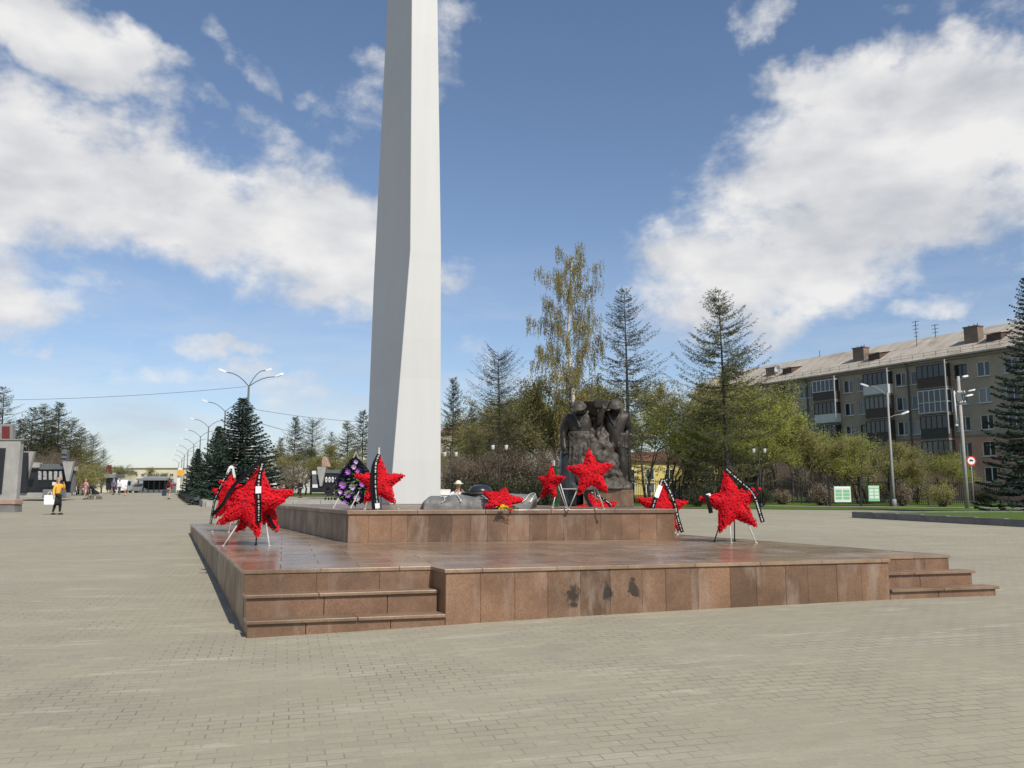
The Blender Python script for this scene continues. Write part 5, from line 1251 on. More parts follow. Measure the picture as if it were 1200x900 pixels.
for k in range(9):
    p = Vector((-23.1, 62.0)).lerp(Vector((-31.5, 82.0)), k/9); q = Vector((-23.1, 62.0)).lerp(Vector((-31.5, 82.0)), (k+.86)/9); d = (q-p); nr = Vector((d.y, -d.x)).normalized()
    o_ = Vector((25.2, -67)); g_ = ground(*p)-ground(-25.2, 67)
    for j in range(4):
        a = p+o_-nr*(.32+.14*j); b_ = q+o_-nr*(.32+.14*j); mb.hexa([(*(a-nr*.05), g_+.38), (*(b_-nr*.05), g_+.38), (*(b_+nr*.05), g_+.38), (*(a+nr*.05), g_+.38)], [(*(a-nr*.05), g_+.43), (*(b_-nr*.05), g_+.43), (*(b_+nr*.05), g_+.43), (*(a+nr*.05), g_+.43)])
    c = p+o_-nr*.53; e = q+o_-nr*.53
    for s_ in (c, e): mb2.box((s_.x, s_.y, g_+.19), (.42, .10, .39), math.atan2(nr.y, nr.x))
mb.build('seat_slats', mt['darkbag'], bl); mb2.build('supports', mt['darkbag'], bl)
RB = [(16.6, 41.3), (20.2, 32.6), (40, 38), (36, 47)]
kerb_run('bed_kerb', 'long dark grey granite kerb of the raised grass bed on the right', [RB[0], RB[1], RB[2]], .25, .30, mt['kerb_d'], 1.3)
kerb_run('bed_kerb', 'far run of grey kerb behind the raised grass bed on the right', [RB[0], RB[3]], .25, .30, mt['kerb_d'], 1.3)
tag(patch('lawn', [(20.2, 32.8), (40, 38.1), (36, 46.8), (16.8, 41.2)], .24, mt['lawn'], 16, 12), 'raised grass bed on the right', 'lawn', kind='structure')
# ================================================================= apartment block
def apartment():
    B0 = Vector((34, 106)); d = Vector((.494, -.8696)); bk = Vector((.8696, .494)); zb = .75
    t = thing('apartment_building', 'long five storey grey brick apartment block with a pale sheet roof and balconies', 'building', (B0.x, B0.y, zb), math.atan2(d.y, d.x))
    def sat(u, dep=0.0):
        k = (u-600)/F/1.0*1.0
        q = B0+bk*dep; return (k*q.y-q.x)/(d.x-k*d.y)
    def zat(u, v, dep=0.0):
        q = B0+bk*dep+d*sat(u, dep); return at(u, v, q.y).z-zb
    S0, S1, DEP = sat(812), 46.0, 12.0
    rows = [zat(1158, v) for v in (556, 525.5, 494.5, 463, 432)]
    zE = zat(1186, 409.5)
    ww, wh = 1.35, 1.5
    cols = [sat(u) for u in (1268, 1240, 1213, 1191, 1158, 1131, 1078, 1059, 1015.5, 997, 956.5, 943.5, 927, 905, 889, 872, 858, 845, 832)]
    cols.sort()
    # wall with real openings
    def wall(name, z0, z1, m, rws):
        mb = MB(); xs_ = sorted(set([S0, S1]+[c+e for c in cols for e in (-ww/2, ww/2)])); zs_ = sorted(set([z0, z1]+[r_+e for r_ in rws for e in (-wh/2, wh/2)]))
        op = lambda a, b, c, e: any(abs((a+b)/2-q) < ww/2 for q in cols) and any(abs((c+e)/2-r_) < wh/2 for r_ in rws)
        for a, b in zip(xs_, xs_[1:]):
            for c, e in zip(zs_, zs_[1:]):
                if op(a, b, c, e):
                    g = .22
                    mb.add([(a, 0, c), (b, 0, c), (b, g, c), (a, g, c), (a, 0, e), (b, 0, e), (b, g, e), (a, g, e)], [(0, 1, 2, 3), (7, 6, 5, 4), (0, 3, 7, 4), (1, 5, 6, 2)])
                else: mb.add([(a, 0, c), (b, 0, c), (b, 0, e), (a, 0, e)], [(0, 1, 2, 3)])
        mb.add([(S0, 0, z0), (S0, DEP, z0), (S1, DEP, z0), (S1, 0, z0), (S0, 0, z1), (S0, DEP, z1), (S1, DEP, z1), (S1, 0, z1)], [(1, 0, 4, 5), (2, 1, 5, 6), (3, 2, 6, 7)])
        return mb.build(name, m, t)
    zs = (rows[1]+rows[2])/2+.05
    wall('pink_lower_wall', -1.5, zs, mt['brickp'], rows[:2]); w2 = wall('brick_upper_wall', zs, zE, mt['brickw'], rows[2:])
    mb = MB(); mb.box(((S0+S1)/2, -.04, zs), (S1-S0, .12, .14)); mb.box(((S0+S1)/2, -.10, zE-.12), (S1-S0+.4, .34, .25)); mb.box(((S0+S1)/2, -.22, zE+.06), (S1-S0+.6, .62, .11)); mb.build('cornice', mt['cornice'], t)
    # one window: frame with mullion, pane, sill; then copies
    def win_meshes():
        f = MB(); fw, dp = .085, .07
        for (cx, cz, sx, sz) in ((0, wh/2-fw/2, ww, fw), (0, -wh/2+fw/2, ww, fw), (-ww/2+fw/2, 0, fw, wh-2*fw-.002), (ww/2-fw/2, 0, fw, wh-2*fw-.002), (.10, 0, fw, wh-2*fw-.002)): f.box((cx, .12, cz), (sx, dp, sz))
        g = MB(); g.box((0, .15, 0), (ww-.1, .02, wh-.1)); s_ = MB(); s_.box((0, -.03, -wh/2-.03), (ww+.12, .30, .05))
        return [f.mesh('window_frame', m_) for m_ in (mt['wframe'],)]+[f.mesh('window_frame_wood', mt['wood']), g.mesh('window_pane', mt['glass']), s_.mesh('window_sill', mt['wframe'])]
    fr, frw, pn, sl_ = win_meshes(); rg = random.Random(12)
    for ri, r_ in enumerate(rows):
        for ci, c in enumerate(cols):
            if c > sat(1215) and ri > 4: continue
            o = link('window', frw if rg.random() < .14 else fr, t, (c, 0, r_)); p = link('pane', pn, o); s2 = link('sill', sl_, o)
            if rg.random() < .35: o.scale.x = 1
    # balconies
    def balcony(u0, u1, row, panel, frame, full=False, open_=False):
        a, b = sat(u0), sat(u1); zf = rows[row]-1.45; pr = -1.0; H_ = 2.5
        o = MB(); o.box(((a+b)/2, pr/2-.01, zf), (b-a+.04, 1.0, .12)); ob_ = o.build('balcony', mt['cornice'], t); o = MB(); o.box(((a+b)/2, pr/2-.01, zf+H_), (b-a+.1, 1.06, .08)); o.build('balcony_ceiling', mt['cornice'], ob_)
        m = MB(); ph = 1.0
        if not full:
            m.box(((a+b)/2, pr, zf+.06+ph/2), (b-a, .06, ph))
            for x_ in (a, b): m.box((x_, pr/2-.02, zf+.06+ph/2), (.06, .93, ph-.004))
            m.build('parapet', panel, ob_)
        z0 = zf+.06+(0 if full else ph+.002); z1 = zf+H_-.045
        if not open_:
            g = MB(); g.box(((a+b)/2, pr+.02, (z0+z1)/2), (b-a-.1, .015, z1-z0-.02))
            for x_ in (a+.03, b-.03): g.box((x_, pr/2, (z0+z1)/2), (.015, .8, z1-z0-.02))
            g.build('glazing', mt['glass'], ob_)
        f = MB(); n = 5; fw = .07
        for k in range(n+1): f.box((a+(b-a)*k/n, pr-.01, (z0+z1)/2), (fw, .07, z1-z0))
        for zz in ([z0+.04, z1-.04]+([(z0+z1)/2-.1] if full else [])): f.box(((a+b)/2, pr-.013, zz), (b-a+.05, .06, fw))
        for x_ in (a, b):
            f.box((x_, -.06, (z0+z1)/2), (fw, .07, z1-z0)); f.box((x_, pr/2, z1-.04), (.05, .86, fw))
            if full: f.box((x_, pr/2, (z0+z1)/2-.1), (.05, .86, fw))
        f.build('balcony_frame', frame, ob_)
    W_, D_, Br = mt['balw'], mt['bald'], mt['balb']; fw_, fd = mt['wframe'], mt['wood']
    balcony(1086, 1119, 4, Br, fd); balcony(1086, 1119, 3, W_, fw_, True); balcony(1087, 1119, 2, D_, fd); balcony(1087, 1119, 1, Br, fd)
    balcony(1022, 1050, 4, W_, fd); balcony(1023, 1050, 3, Br, fd); balcony(1023, 1050, 2, D_, fd); balcony(1023, 1050, 1, D_, fd)
    balcony(962, 987, 4, D_, fw_); balcony(963, 987, 3, W_, fd); balcony(963, 987, 2, Br, fd); balcony(963, 987, 1, D_, fd)
    balcony(914, 923, 4, Br, fd); balcony(914, 923, 3, Br, fw_); balcony(914, 923, 2, D_, fd)
    balcony(1225, 1262, 4, W_, fw_); balcony(1225, 1262, 3, D_, fd); balcony(1225, 1262, 2, Br, fd)
    # white strips put sunlight on the balcony end faces as colour
    for u, r0, r1 in ((987.5, 3, 4), (1050.5, 3, 4), (1119.5, 2, 4)):
        mb = MB(); s_ = sat(u)+.05; mb.box((s_, -1.05, (rows[r0]+rows[r1])/2+.2), (.10, .08, rows[r1]-rows[r0]+2.3)); mb.build('balcony_lit_strip', mt['balw'], t)
    # roof
    rd = 6.0; zR = zat(1198, 379.5, rd); th = .16; ov = .55; sl = (zR-zE)/rd
    mb = MB()
    mb.hexa([(S0-.5, -ov, zE+.13-sl*ov*.3), (S1, -ov, zE+.13-sl*ov*.3), (S1, rd, zR), (S0-.5, rd, zR)], [(S0-.5, -ov, zE+.13-sl*ov*.3+th), (S1, -ov, zE+.13-sl*ov*.3+th), (S1, rd, zR+th), (S0-.5, rd, zR+th)])
    mb.hexa([(S0-.5, rd+.002, zR), (S1, rd+.002, zR), (S1, DEP+ov, zE+.1), (S0-.5, DEP+ov, zE+.1)], [(S0-.5, rd+.002, zR+th), (S1, rd+.002, zR+th), (S1, DEP+ov, zE+.1+th), (S0-.5, DEP+ov, zE+.1+th)])
    rf = mb.build('roof', mt['slate'], t)
    mb = MB(); mb.add([(S0, .1, zE), (S0, DEP-.1, zE), (S0, rd, zR-.02)], [(0, 1, 2), (2, 1, 0)]); mb.add([(S1-.1, .1, zE), (S1-.1, DEP-.1, zE), (S1-.1, rd, zR-.02)], [(0, 1, 2)]); mb.build('gable', mt['brickw'], t)
    mb = MB(); n = 46
    for k in range(n): mb.box((S0+(S1-S0)*k/n, -.15, zE+.62), (.03, .03, .6))
    for zz in (.60, .88): mb.tube([(S0, -.15, zE+zz), (S1, -.15, zE+zz)], .014, 4)
    mb.build('roof_railing', mt['poledk'], rf)
    def zroof(dep): return zE+.13+th+(zR-zE)*dep/rd
    for (u, dep, wx, wy, vt) in ((1150, 2.3, 1.5, 1.0, 384), (1014.5, 2.3, 1.5, 1.0, 408.5), (909, 2.2, 1.5, 1.0, 432), (826, 2.2, 1.6, 1.0, 453), (870, 4.5, 1.4, .9, 437)):
        s_ = sat(u, dep); zt = zat(u, vt, dep); z0 = zroof(dep)-.7
        mb = MB(); mb.box((s_, dep, (z0+zt)/2), (wx, wy, zt-z0)); mb.box((s_, dep, zt+.06), (wx+.16, wy+.16, .12)); c_ = mb.build('chimney', mt['chim'], rf)
        mb = MB(); mb.smooth = True
        for q in (-.45, .1, .5): mb.tube([(s_+q, dep, zt+.1), (s_+q, dep, zt+.38+.1*q)], .05, 6)
        mb.build('flue_pipe', mt['poledk'], c_)
    for (u, v) in ((1033, 424), (1177, 391), (929, 437)):
        dep = 2.0; s_ = sat(u, dep); z0 = zroof(dep)
        mb = MB(); mb.hexa([(s_-.75, dep-.5, z0-.5), (s_+.75, dep-.5, z0-.5), (s_+.75, dep+1.4, z0+.2), (s_-.75, dep+1.4, z0+.2)], [(s_-.75, dep-.5, z0+.55), (s_+.75, dep-.5, z0+.55), (s_+.75, dep+1.4, z0+.9), (s_-.75, dep+1.4, z0+.9)]); dm = mb.build('dormer', mt['wood'], rf)
        mb = MB(); mb.hexa([(s_-.9, dep-.75, z0+.55), (s_+.9, dep-.75, z0+.55), (s_+.9, dep+1.5, z0+.93), (s_-.9, dep+1.5, z0+.93)], [(s_-.9, dep-.75, z0+.62), (s_+.9, dep-.75, z0+.62), (s_+.9, dep+1.5, z0+1.0), (s_-.9, dep+1.5, z0+1.0)]); mb.build('dormer_roof', mt['slate'], dm)
    for (u, vt, dep, bars) in ((1081.5, 376, 3.5, 5), (1104.5, 380, 5.5, 3), (965.5, 411, 5.8, 0)):
        s_ = sat(u, dep); zt = zat(u, vt, dep); mb = MB(); mb.tube([(s_, dep, zroof(min(dep, rd))-.3), (s_, dep, zt)], .045, 6)
        for k in range(bars): mb.tube([(s_-.45+.05*k, dep, zt-.1-.42*k), (s_+.45-.05*k, dep, zt-.1-.42*k)], .03, 4)
        mb.build('aerial', mt['poledk'], rf)
    mb = MB(); mb.smooth = True; s_ = sat(919.5, 1.6); mb.lathe([(.05, -.1), (.35, -.02), (.5, .1), (.47, .1), (.3, .02), (.02, -.03)], (0, 0, 0), 16); M_ = Matrix.Translation((s_, .9, zat(919.5, 432.5, 1.6))) @ Matrix.Rotation(R(75), 4, 'X'); mb.v = [tuple(M_ @ Vector(q)) for q in mb.v]; mb.tube([(s_, 1.0, zroof(1)-.2), (s_, .95, zat(919.5, 432.5, 1.6))], .03, 6); mb.build('satellite_dish', mt['white'], rf)
    for u in (1069, 949, 885):
        s_ = sat(u); mb = MB(); mb.smooth = True; mb.tube([(s_, -.42, zE+.05), (s_, -.12, zE-.7), (s_, -.12, -.2), (s_, -.3, -.4)], .085, 8); mb.lathe([(.17, .3), (.1, 0)], (s_, -.42, zE-.1), 8); mb.build('downpipe', mt['poledk'], t)
apartment()

# yellow house and far buildings
def house(name, label, cat, x0, x1, Y, v_top, dep, m, roofm, wins, roof_h=1.2, rz=0, wallz=None, wdim=(1.2, 1.5)):
    gz = ground((x0+x1)/2, Y); zt = at(600, v_top, Y).z-gz
    t = thing(name, label, cat, ((x0+x1)/2, Y, gz), rz); L_ = x1-x0
    mb = MB(); mb.box((0, dep/2, zt/2-.5), (L_, dep, zt+1)); mb.build('wall', m, t)
    mb = MB(); mb.add([(-L_/2-.4, -.4, zt), (L_/2+.4, -.4, zt), (L_/2+.4, dep+.4, zt), (-L_/2-.4, dep+.4, zt), (-L_/2+dep*.3, dep/2, zt+roof_h), (L_/2-dep*.3, dep/2, zt+roof_h)], [(3, 2, 1, 0), (0, 1, 5, 4), (1, 2, 5), (2, 3, 4, 5), (3, 0, 4)]); mb.build('roof', roofm, t)
    nx, rows_ = wins; f = MB(); w, h = wdim
    for (cx, cz, sx, sz) in ((0, h/2-.05, w, .1), (0, -h/2+.05, w, .1), (-w/2+.05, 0, .1, h-.204), (w/2-.05, 0, .1, h-.204), (0, 0, .08, h-.204)): f.box((cx, -.04, cz), (sx, .1, sz))
    fm = f.mesh('house_window_frame', mt['wframe']); g = MB(); g.box((0, -.012, 0), (w-.1, .03, h-.1)); gm = g.mesh('house_window_pane', mt['glass'])
    for r_ in rows_:
        for k in range(nx):
            o = link('window', fm, t, (-L_/2+L_*(k+.5)/nx, 0, zt*r_)); link('pane', gm, o)
    return t
house('yellow_house', 'low yellow rendered house seen between the trunks right of the sculpture', 'house', 14.8, 28, 115, 541, 9, mt['yellowh'], mt['roofred'], (5, (.62, .22)), 1.6)
house('brown_roof_house', 'house with a rust coloured roof hidden in the trees right of the obelisk', 'house', -11.5, -1, 130, 508, 9, mt['brickw'], mt['roofred'], (4, (.3, .62)), 2.0)
house('cream_building', 'long cream coloured building closing the far end of the avenue', 'building', -108, -90, 236, 548.5, 12, mt['cream'], mt['cream'], (9, (.72,)), .5, 0, None, (1.1, 1.0))
house('cream_building', 'lower cream wing on the left at the far end of the avenue', 'building', -114.5, -105, 226, 552, 10, mt['cream'], mt['greystone'], (5, (.65,)), 1.2, 0, None, (1.0, 1.1))
house('pale_building', 'small pale building behind the lamp posts at the far end', 'building', -96, -83, 250, 555, 8, mt['white'], mt['greystone'], (6, (.6,)), .6)
house('pale_tower', 'narrow pale tower block showing over the spruces', 'building', -80, -76.5, 240, 521, 6, mt['cream'], mt['cream'], (2, (.5, .62, .74, .86)), .3)

# ================================================================= memorial walls
def slab(mb, t, u0, u1, v0, v1, Y, th=.4, u0b=None, u1b=None):
    """upright block facing the plaza: top edge u0..u1 at v0, foot u0b..u1b at v1"""
    o = Vector(t.location); u0b = u0 if u0b is None else u0b; u1b = u1 if u1b is None else u1b
    a, b, c, d = at(u0b, v1, Y)-o, at(u1b, v1, Y)-o, at(u1, v0, Y)-o, at(u0, v0, Y)-o; k = Vector((0, th, 0))
    mb.hexa([a, b, b+k, a+k], [d, c, c+k, d+k])
def mthing(name, label, cat, u, Y): 
    p = at(u, 580, Y); return thing(name, label, cat, (p.x, Y, ground(p.x, Y)))
def slabpart(name, m, t, *a, **k):
    par = k.pop('parent', None); mb = MB(); slab(mb, t, *a, **k); return bevel(mb.build(name, m, t), .02, 2)
t = mthing('memorial_stele', 'big pale concrete stele with a black panel at the left rim of the picture', 'memorial', 8, 41)
slabpart('stele_body', mt['concrete'], t, -60, 24, 516, 586, 41, .32, u1b=18.5)
slabpart('black_panel', mt['blackstone'], t, -50, 6.5, 525, 579, 40.94, .05, u1b=1.5)
slabpart('pink_plinth_slab', mt['pinkstone'], t, -62, 17.3, 585.5, 591, 40.8, .7)
slabpart('plinth', mt['kerb_d'], t, -62, 16.8, 591.2, 603, 40.85, .65)
slabpart('capstone', mt['concrete_d'], t, -60, 25.5, 514.3, 516, 40.95, .42)
t = mthing('memorial_stele', 'grey stele with a maroon panel rising behind the concrete stele', 'memorial', 6, 52)
slabpart('stele_body', mt['concrete_d'], t, -6, 14.5, 497, 590, 52, .35); slabpart('maroon_panel', mt['maroon'], t, 2, 11, 499.5, 515, 51.95, .06)
t = mthing('memorial_wall', 'black memorial wall with portrait plates and slanting concrete wedges on the left', 'memorial', 55, 65)
slabpart('dark_side_wall', mt['blackstone'], t, 21, 31, 530, 577, 62, .3)
slabpart('slanting_wedge', mt['concrete'], t, 27.5, 40, 529, 566, 63, .3, 28.5, 30)
slabpart('black_wall', mt['blackstone'], t, 33, 82, 549, 578, 65, .35)
slabpart('grey_beam', mt['greystone'], t, 45.5, 79, 543.5, 550.2, 64.8, .5); slabpart('pale_block', mt['concrete'], t, 36.5, 46, 542, 548, 64.7, .5); slabpart('pale_block', mt['concrete'], t, 83, 88.5, 547, 551.5, 64.9, .4)
slabpart('slanting_wedge', mt['concrete'], t, 73, 86, 540.8, 564, 64.3, .3, 77.5, 80.5)
slabpart('grey_end_block', mt['greystone'], t, 80, 87, 551.6, 577, 65.1, .3)
for u in (44.5, 50.5, 57, 63, 69): slabpart('portrait_plate', mt['portrait'], t, u, u+3.8, 552, 562.5, 64.92, .06)
slabpart('white_plaque', mt['white'], t, 61, 64.5, 565, 569, 64.5, .25)
slabpart('black_plinth', mt['blackstone'], t, 20, 55, 570.5, 577.5, 63.4, 1.5); slabpart('pale_step', mt['concrete'], t, 20, 62, 577.3, 583.5, 62.2, 2.6); slabpart('pale_step', mt['kerb_d'], t, 50, 65, 573.5, 583, 61.8, 1.5)
t = mthing('stone_head', 'rough grey stone block standing on the slanting wedge of the left wall', 'sculpture', 75, 65)
mb = MB(); slab(mb, t, 72, 78, 527, 541.5, 64.5, .5, 70.5, 77.2); o = mb.build('carved_block', mt['greystone'], t); bevel(o, .06, 2)
mb = MB(); slab(mb, t, 71.5, 77.5, 532, 533.2, 64.45, .1); slab(mb, t, 71.3, 77, 537, 538, 64.45, .1); mb.build('carved_grooves', mt['blackstone'], t)
t = mthing('memorial_wall', 'black memorial wall with six white medallions left of the obelisk', 'memorial', 395, 78)
slabpart('black_wall', mt['blackstone'], t, 376, 434, 554, 577, 78, .7); slabpart('grey_beam', mt['greystone'], t, 381, 410.5, 550.5, 554.6, 77.9, .8)
slabpart('pale_block', mt['white'], t, 410, 417.5, 548.8, 554.5, 77.8, .8); slabpart('end_pillar', mt['greystone'], t, 365.8, 372.3, 556, 571, 77.9, .6); slabpart('pale_block', mt['white'], t, 365.6, 372.5, 551.8, 556, 77.85, .65); slabpart('pale_block', mt['white'], t, 366, 372.2, 567.8, 572.2, 77.8, .6)
slabpart('dark_back', mt['blackstone'], t, 363.5, 377, 556, 577, 78.4, .3)
slabpart('slanting_wedge', mt['concrete'], t, 371.5, 382, 547, 570, 77.5, .4, 374.5, 376.8); slabpart('black_plinth', mt['blackstone'], t, 363, 432, 571.5, 577, 77.2, .9)
for k in range(6):
    u = 382.3+k*3.75; p = at(u, 562.3, 77.9)-Vector(t.location); mb = MB(); mb.smooth = True; mb.ball(p, (.115, .05, .27), 12, 8); o = mb.build('medallion', mt['white'], t)
    mb = MB(); mb.ball(p+Vector((.02, -.04, .03)), (.05, .03, .12), 8, 6); mb.build('relief_portrait', mt['greystone'], o)
slabpart('green_wreath_plate', mt['leafgreen'], t, 402.5, 407, 567.5, 571.5, 77.1, .08)
t = mthing('stone_head', 'slanting pinkish stone head above the wall with white medallions', 'sculpture', 382, 78)
mb = MB(); mb.smooth = False
o0 = Vector(t.location); P_ = [(377, 547), (386.8, 547.5), (383.5, 538), (381.5, 535), (377.5, 535.2), (376.7, 541)]; q = [at(u, v, 77.7)-o0 for u, v in P_]; n = len(q)
mb.add([tuple(p) for p in q]+[tuple(p+Vector((0, .6, 0))) for p in q], [tuple(range(n)), tuple(range(2*n-1, n-1, -1))]+[(i, n+i, n+(i+1) % n, (i+1) % n) for i in range(n)]); o = mb.build('carved_head', mt['pinkstone'], t); bevel(o, .08, 2)

# ================================================================= lamps, poles, cables
def head_mesh():
    mb = MB(); mb.smooth = False
    vs = []
    for (x, w, z0, z1) in ((0, .05, -.04, .04), (.12, .13, -.07, .07), (.55, .16, -.08, .085), (.74, .10, -.05, .05)): vs += [(x, -w, z0), (x, w, z0), (x, w*.7, z1), (x, -w*.7, z1)]
    mb.add(vs, [(i*4+k, i*4+(k+1) % 4, i*4+4+(k+1) % 4, i*4+4+k) for i in range(3) for k in range(4)]+[(3, 2, 1, 0), (12, 13, 14, 15)]); return mb.mesh('lamp_head', mt['lampwhite'])
HEAD = head_mesh()
def lamp(label, x, y, H, arms, polem, group=None, r=.09, lean=0, scale=1.0):
    """arms: (direction deg, reach, rise, start height below the top)"""
    t = thing('street_lamp', label, 'street lamp', (x, y, ground(x, y)), 0, group)
    mb = MB(); mb.smooth = True; mb.tube([(0, 0, -.2), (0, 0, H*.3), (0, 0, H)], [r*1.35, r*1.1, r*.65], 10); mb.lathe([(r*2.0, -.1), (r*2.0, .5), (r*1.4, .56)], (0, 0, 0), 10); mb.build('pole', polem, t)
    for (a, reach, rise, dz) in arms:
        ca, sa = math.cos(R(a)), math.sin(R(a)); P = [(ca*reach*u, sa*reach*u, H-dz+rise*(1-(1-u)**2)) for u in (0, .25, .5, .75, 1)]
        mb = MB(); mb.smooth = True; mb.tube(P, .032, 8); o = mb.build('arm', polem, t); h = link('lamp_head', HEAD, o); h.location = P[-1]; h.rotation_euler = (0, R(-22), R(a)); h.scale = (scale*.72,)*3
    return t
def lampH(u, v, Y): return hgt(u, v, Y)
AV = 113.0
x, y = px(289, 60); H0 = lampH(289, 452, 60)
lamp('near tall street lamp with three white heads rising behind the tallest spruce', x, y, H0, [(185, 1.55, 1.0, .05), (12, 1.75, .75, .05), (60, 1.5, 1.35, 0.05)], mt['poledk'], 'street lamps along the avenue', .11, 0, 1.25)
for i, (u, Y) in enumerate([(262.5, 82), (243.8, 101), (234.8, 118), (227.5, 136), (221, 154), (217, 172), (214.5, 190), (211, 215)]):
    x, y = px(u, Y); H_ = 10.1-.0*i
    H_ = lampH(u, 580-(580-430)*60/Y*.90, Y)
    lamp(['second lamp of the avenue row half hidden by the tallest spruce', 'third lamp of the avenue row left of the tallest spruce', 'fourth lamp of the avenue row over the last spruce', 'fifth lamp of the avenue row', 'sixth lamp of the avenue row', 'seventh lamp of the avenue row', 'eighth lamp of the avenue row', 'farthest and smallest lamp of the avenue row'][i], x, y, H_, [(180, 1.7, .95, .1), (0, 1.7, .85, .1)], mt['poledk'], 'street lamps along the avenue', .10, 0, 1.2)
x, y = px(1043, 62); c = at(1038, 461, 62)
t = lamp('pale steel lamp post with two heads before the apartment block', x, y, hgt(1038, 460, 62), [(150, 1.25, .85, .3), (-8, .85, .25, 1.9)], mt['pole'], 'lamp posts by the apartment block', .10, 0, 1.15)
x, y = px(1128, 58); H_ = hgt(1117, 441, 58)
t = thing('utility_pole', 'concrete utility pole with lamps and insulators before the apartment block', 'utility pole', (x, y, ground(x, y)))
mb = MB(); mb.smooth = True; mb.tube([(0, 0, -.3), (0, 0, H_)], [.15, .095], 10); mb.build('pole', mt['poleconc'], t)
mb = MB(); mb.box((-.05, -.1, H_-1.2), (.9, .08, .08)); mb.box((-.05, -.1, H_-1.9), (.9, .08, .08)); mb.tube([(-.55, -.1, H_-.8), (-.3, -.12, H_-3.3)], .04, 6); mb.box((-.2, -.16, H_-1.5), (.32, .22, .55)); mb.build('crossarms', mt['poledk'], t)
mb = MB(); mb.smooth = True
for q in (-.4, -.15, .1, .3): mb.lathe([(.04, 0), (.06, .05), (.03, .14)], (q, -.1, H_-1.16), 8); mb.lathe([(.04, 0), (.06, .05), (.03, .14)], (q, -.1, H_-1.86), 8)
mb.build('insulators', mt['lampwhite'], t)
for (dx, dz, a, q) in ((.25, -.05, 30, 1.0), (.55, -1.05, -10, .8), (.35, -1.4, 0, .9)):
    mb = MB(); mb.tube([(0, -.05, H_+dz-.35), (dx, -.1, H_+dz)], .025, 6); o = mb.build('lamp_arm', mt['poledk'], t); h = link('lamp_head', HEAD, o, (dx, -.1, H_+dz)); h.rotation_euler = (0, R(-12), R(a)); h.scale = (q*.8,)*3
mb = MB(); mb.smooth = True; mb.tube([(-.42, -.14, H_-1.1), (-.42, -.14, H_-3.4)], .06, 8); mb.lathe([(.1, 0), (.1, .12)], (-.42, -.14, H_-3.5), 8); mb.build('cable_duct', mt['lampwhite'], t)
def lantern(label, u, Y, v_head, half, polem=None):
    x, y = px(u, Y); H_ = hgt(u, v_head, Y); t = thing('park_lantern', label, 'park lantern', (x, y, ground(x, y)), 0, 'park lanterns'); w = half/F*Y
    mb = MB(); mb.smooth = True; mb.tube([(0, 0, -.1), (0, 0, .9), (0, 0, H_+.35)], [.07, .055, .035], 8); mb.lathe([(.15, 0), (.13, .12), (.08, .3)], (0, 0, 0), 10); mb.lathe([(.05, 0), (.05, .1), (.005, .2)], (0, 0, H_+.35), 8); mb.build('pole', polem or mt['black'], t)
    for sg in (-1, 1):
        mb = MB(); mb.smooth = True; mb.tube(smooth_pts([(0, 0, H_-.05), (sg*w*.5, 0, H_-.28), (sg*w, 0, H_-.2)]), .018, 6); o = mb.build('arm', mt['black'], t)
        mb = MB(); mb.smooth = True; mb.lathe([(.07, -.18), (.10, -.1), (.125, .12), (.11, .15)], (sg*w, 0, H_), 10); l_ = mb.build('glass', mt['lampglass'], o)
        mb = MB(); mb.smooth = True; mb.lathe([(.14, .15), (.06, .25), (.01, .30)], (sg*w, 0, H_), 10); mb.build('lantern_cap', mt['black'], l_)
lantern('black park lantern beside the foot of the obelisk', 528, 55, 532, 6.6)
lantern('black park lantern before the nearly bare larch', 585.5, 54, 524, 7.8)
lantern('black park lantern behind the right hand tripod star', 889, 58, 528, 6.4)
def cable(label, P0, P1, sag, r=.013):
    P0, P1 = Vector(P0), Vector(P1); pts = [P0.lerp(P1, u)-Vector((0, 0, sag*4*u*(1-u))) for u in [i/16 for i in range(17)]]
    mb = MB(); mb.smooth = True; mb.tube(pts, r, 5); return tag(mb.build('overhead_cable', mt['cable']), label, 'cable')
p = at(289, 453, 60)
cable('thin overhead cable running from the near street lamp to the left', p, at(-160, 466, 62), .5); cable('thin overhead cable running from the near street lamp behind the obelisk', at(289, 478, 60), at(470, 495, 72), .3); cable('lower thin cable sloping from the spruces toward the trees left of the obelisk', at(292, 492, 60), at(420, 520, 96), .3, .018)

# ================================================================= notice boards, fence, sign
FY = 60.5
t = thing('notice_board_fence', 'black metal frame of three posts with a low lattice for notice boards', 'fence', (*px(1005, FY), ground(*px(1005, FY))))
ox = t.location.x
for u in (968.8, 1005, 1040): 
    mb = MB(); mb.box(((u-600)/F*FY-ox, 0, .95), (.11, .11, 2.3)); mb.box(((u-600)/F*FY-ox, 0, 2.14), (.16, .16, .08)); mb.build('post', mt['black'], t)
x0, x1 = (968.8-600)/F*FY-ox, (1040-600)/F*FY-ox
mb = MB(); mb.box(((x0+x1)/2, .0, .52), (x1-x0-.12, .05, .05)); mb.box(((x0+x1)/2, .0, .12), (x1-x0-.12, .05, .05)); mb.box(((x0+x1)/2, .0, 1.78), (x1-x0-.12, .04, .04)); mb.build('rails', mt['black'], t)
mb = MB(); n = 38
for k in range(n): mb.box((x0+.1+(x1-x0-.2)*k/(n-1), 0, .32), (.018, .018, .36))
mb.build('lattice', mt['black'], t)
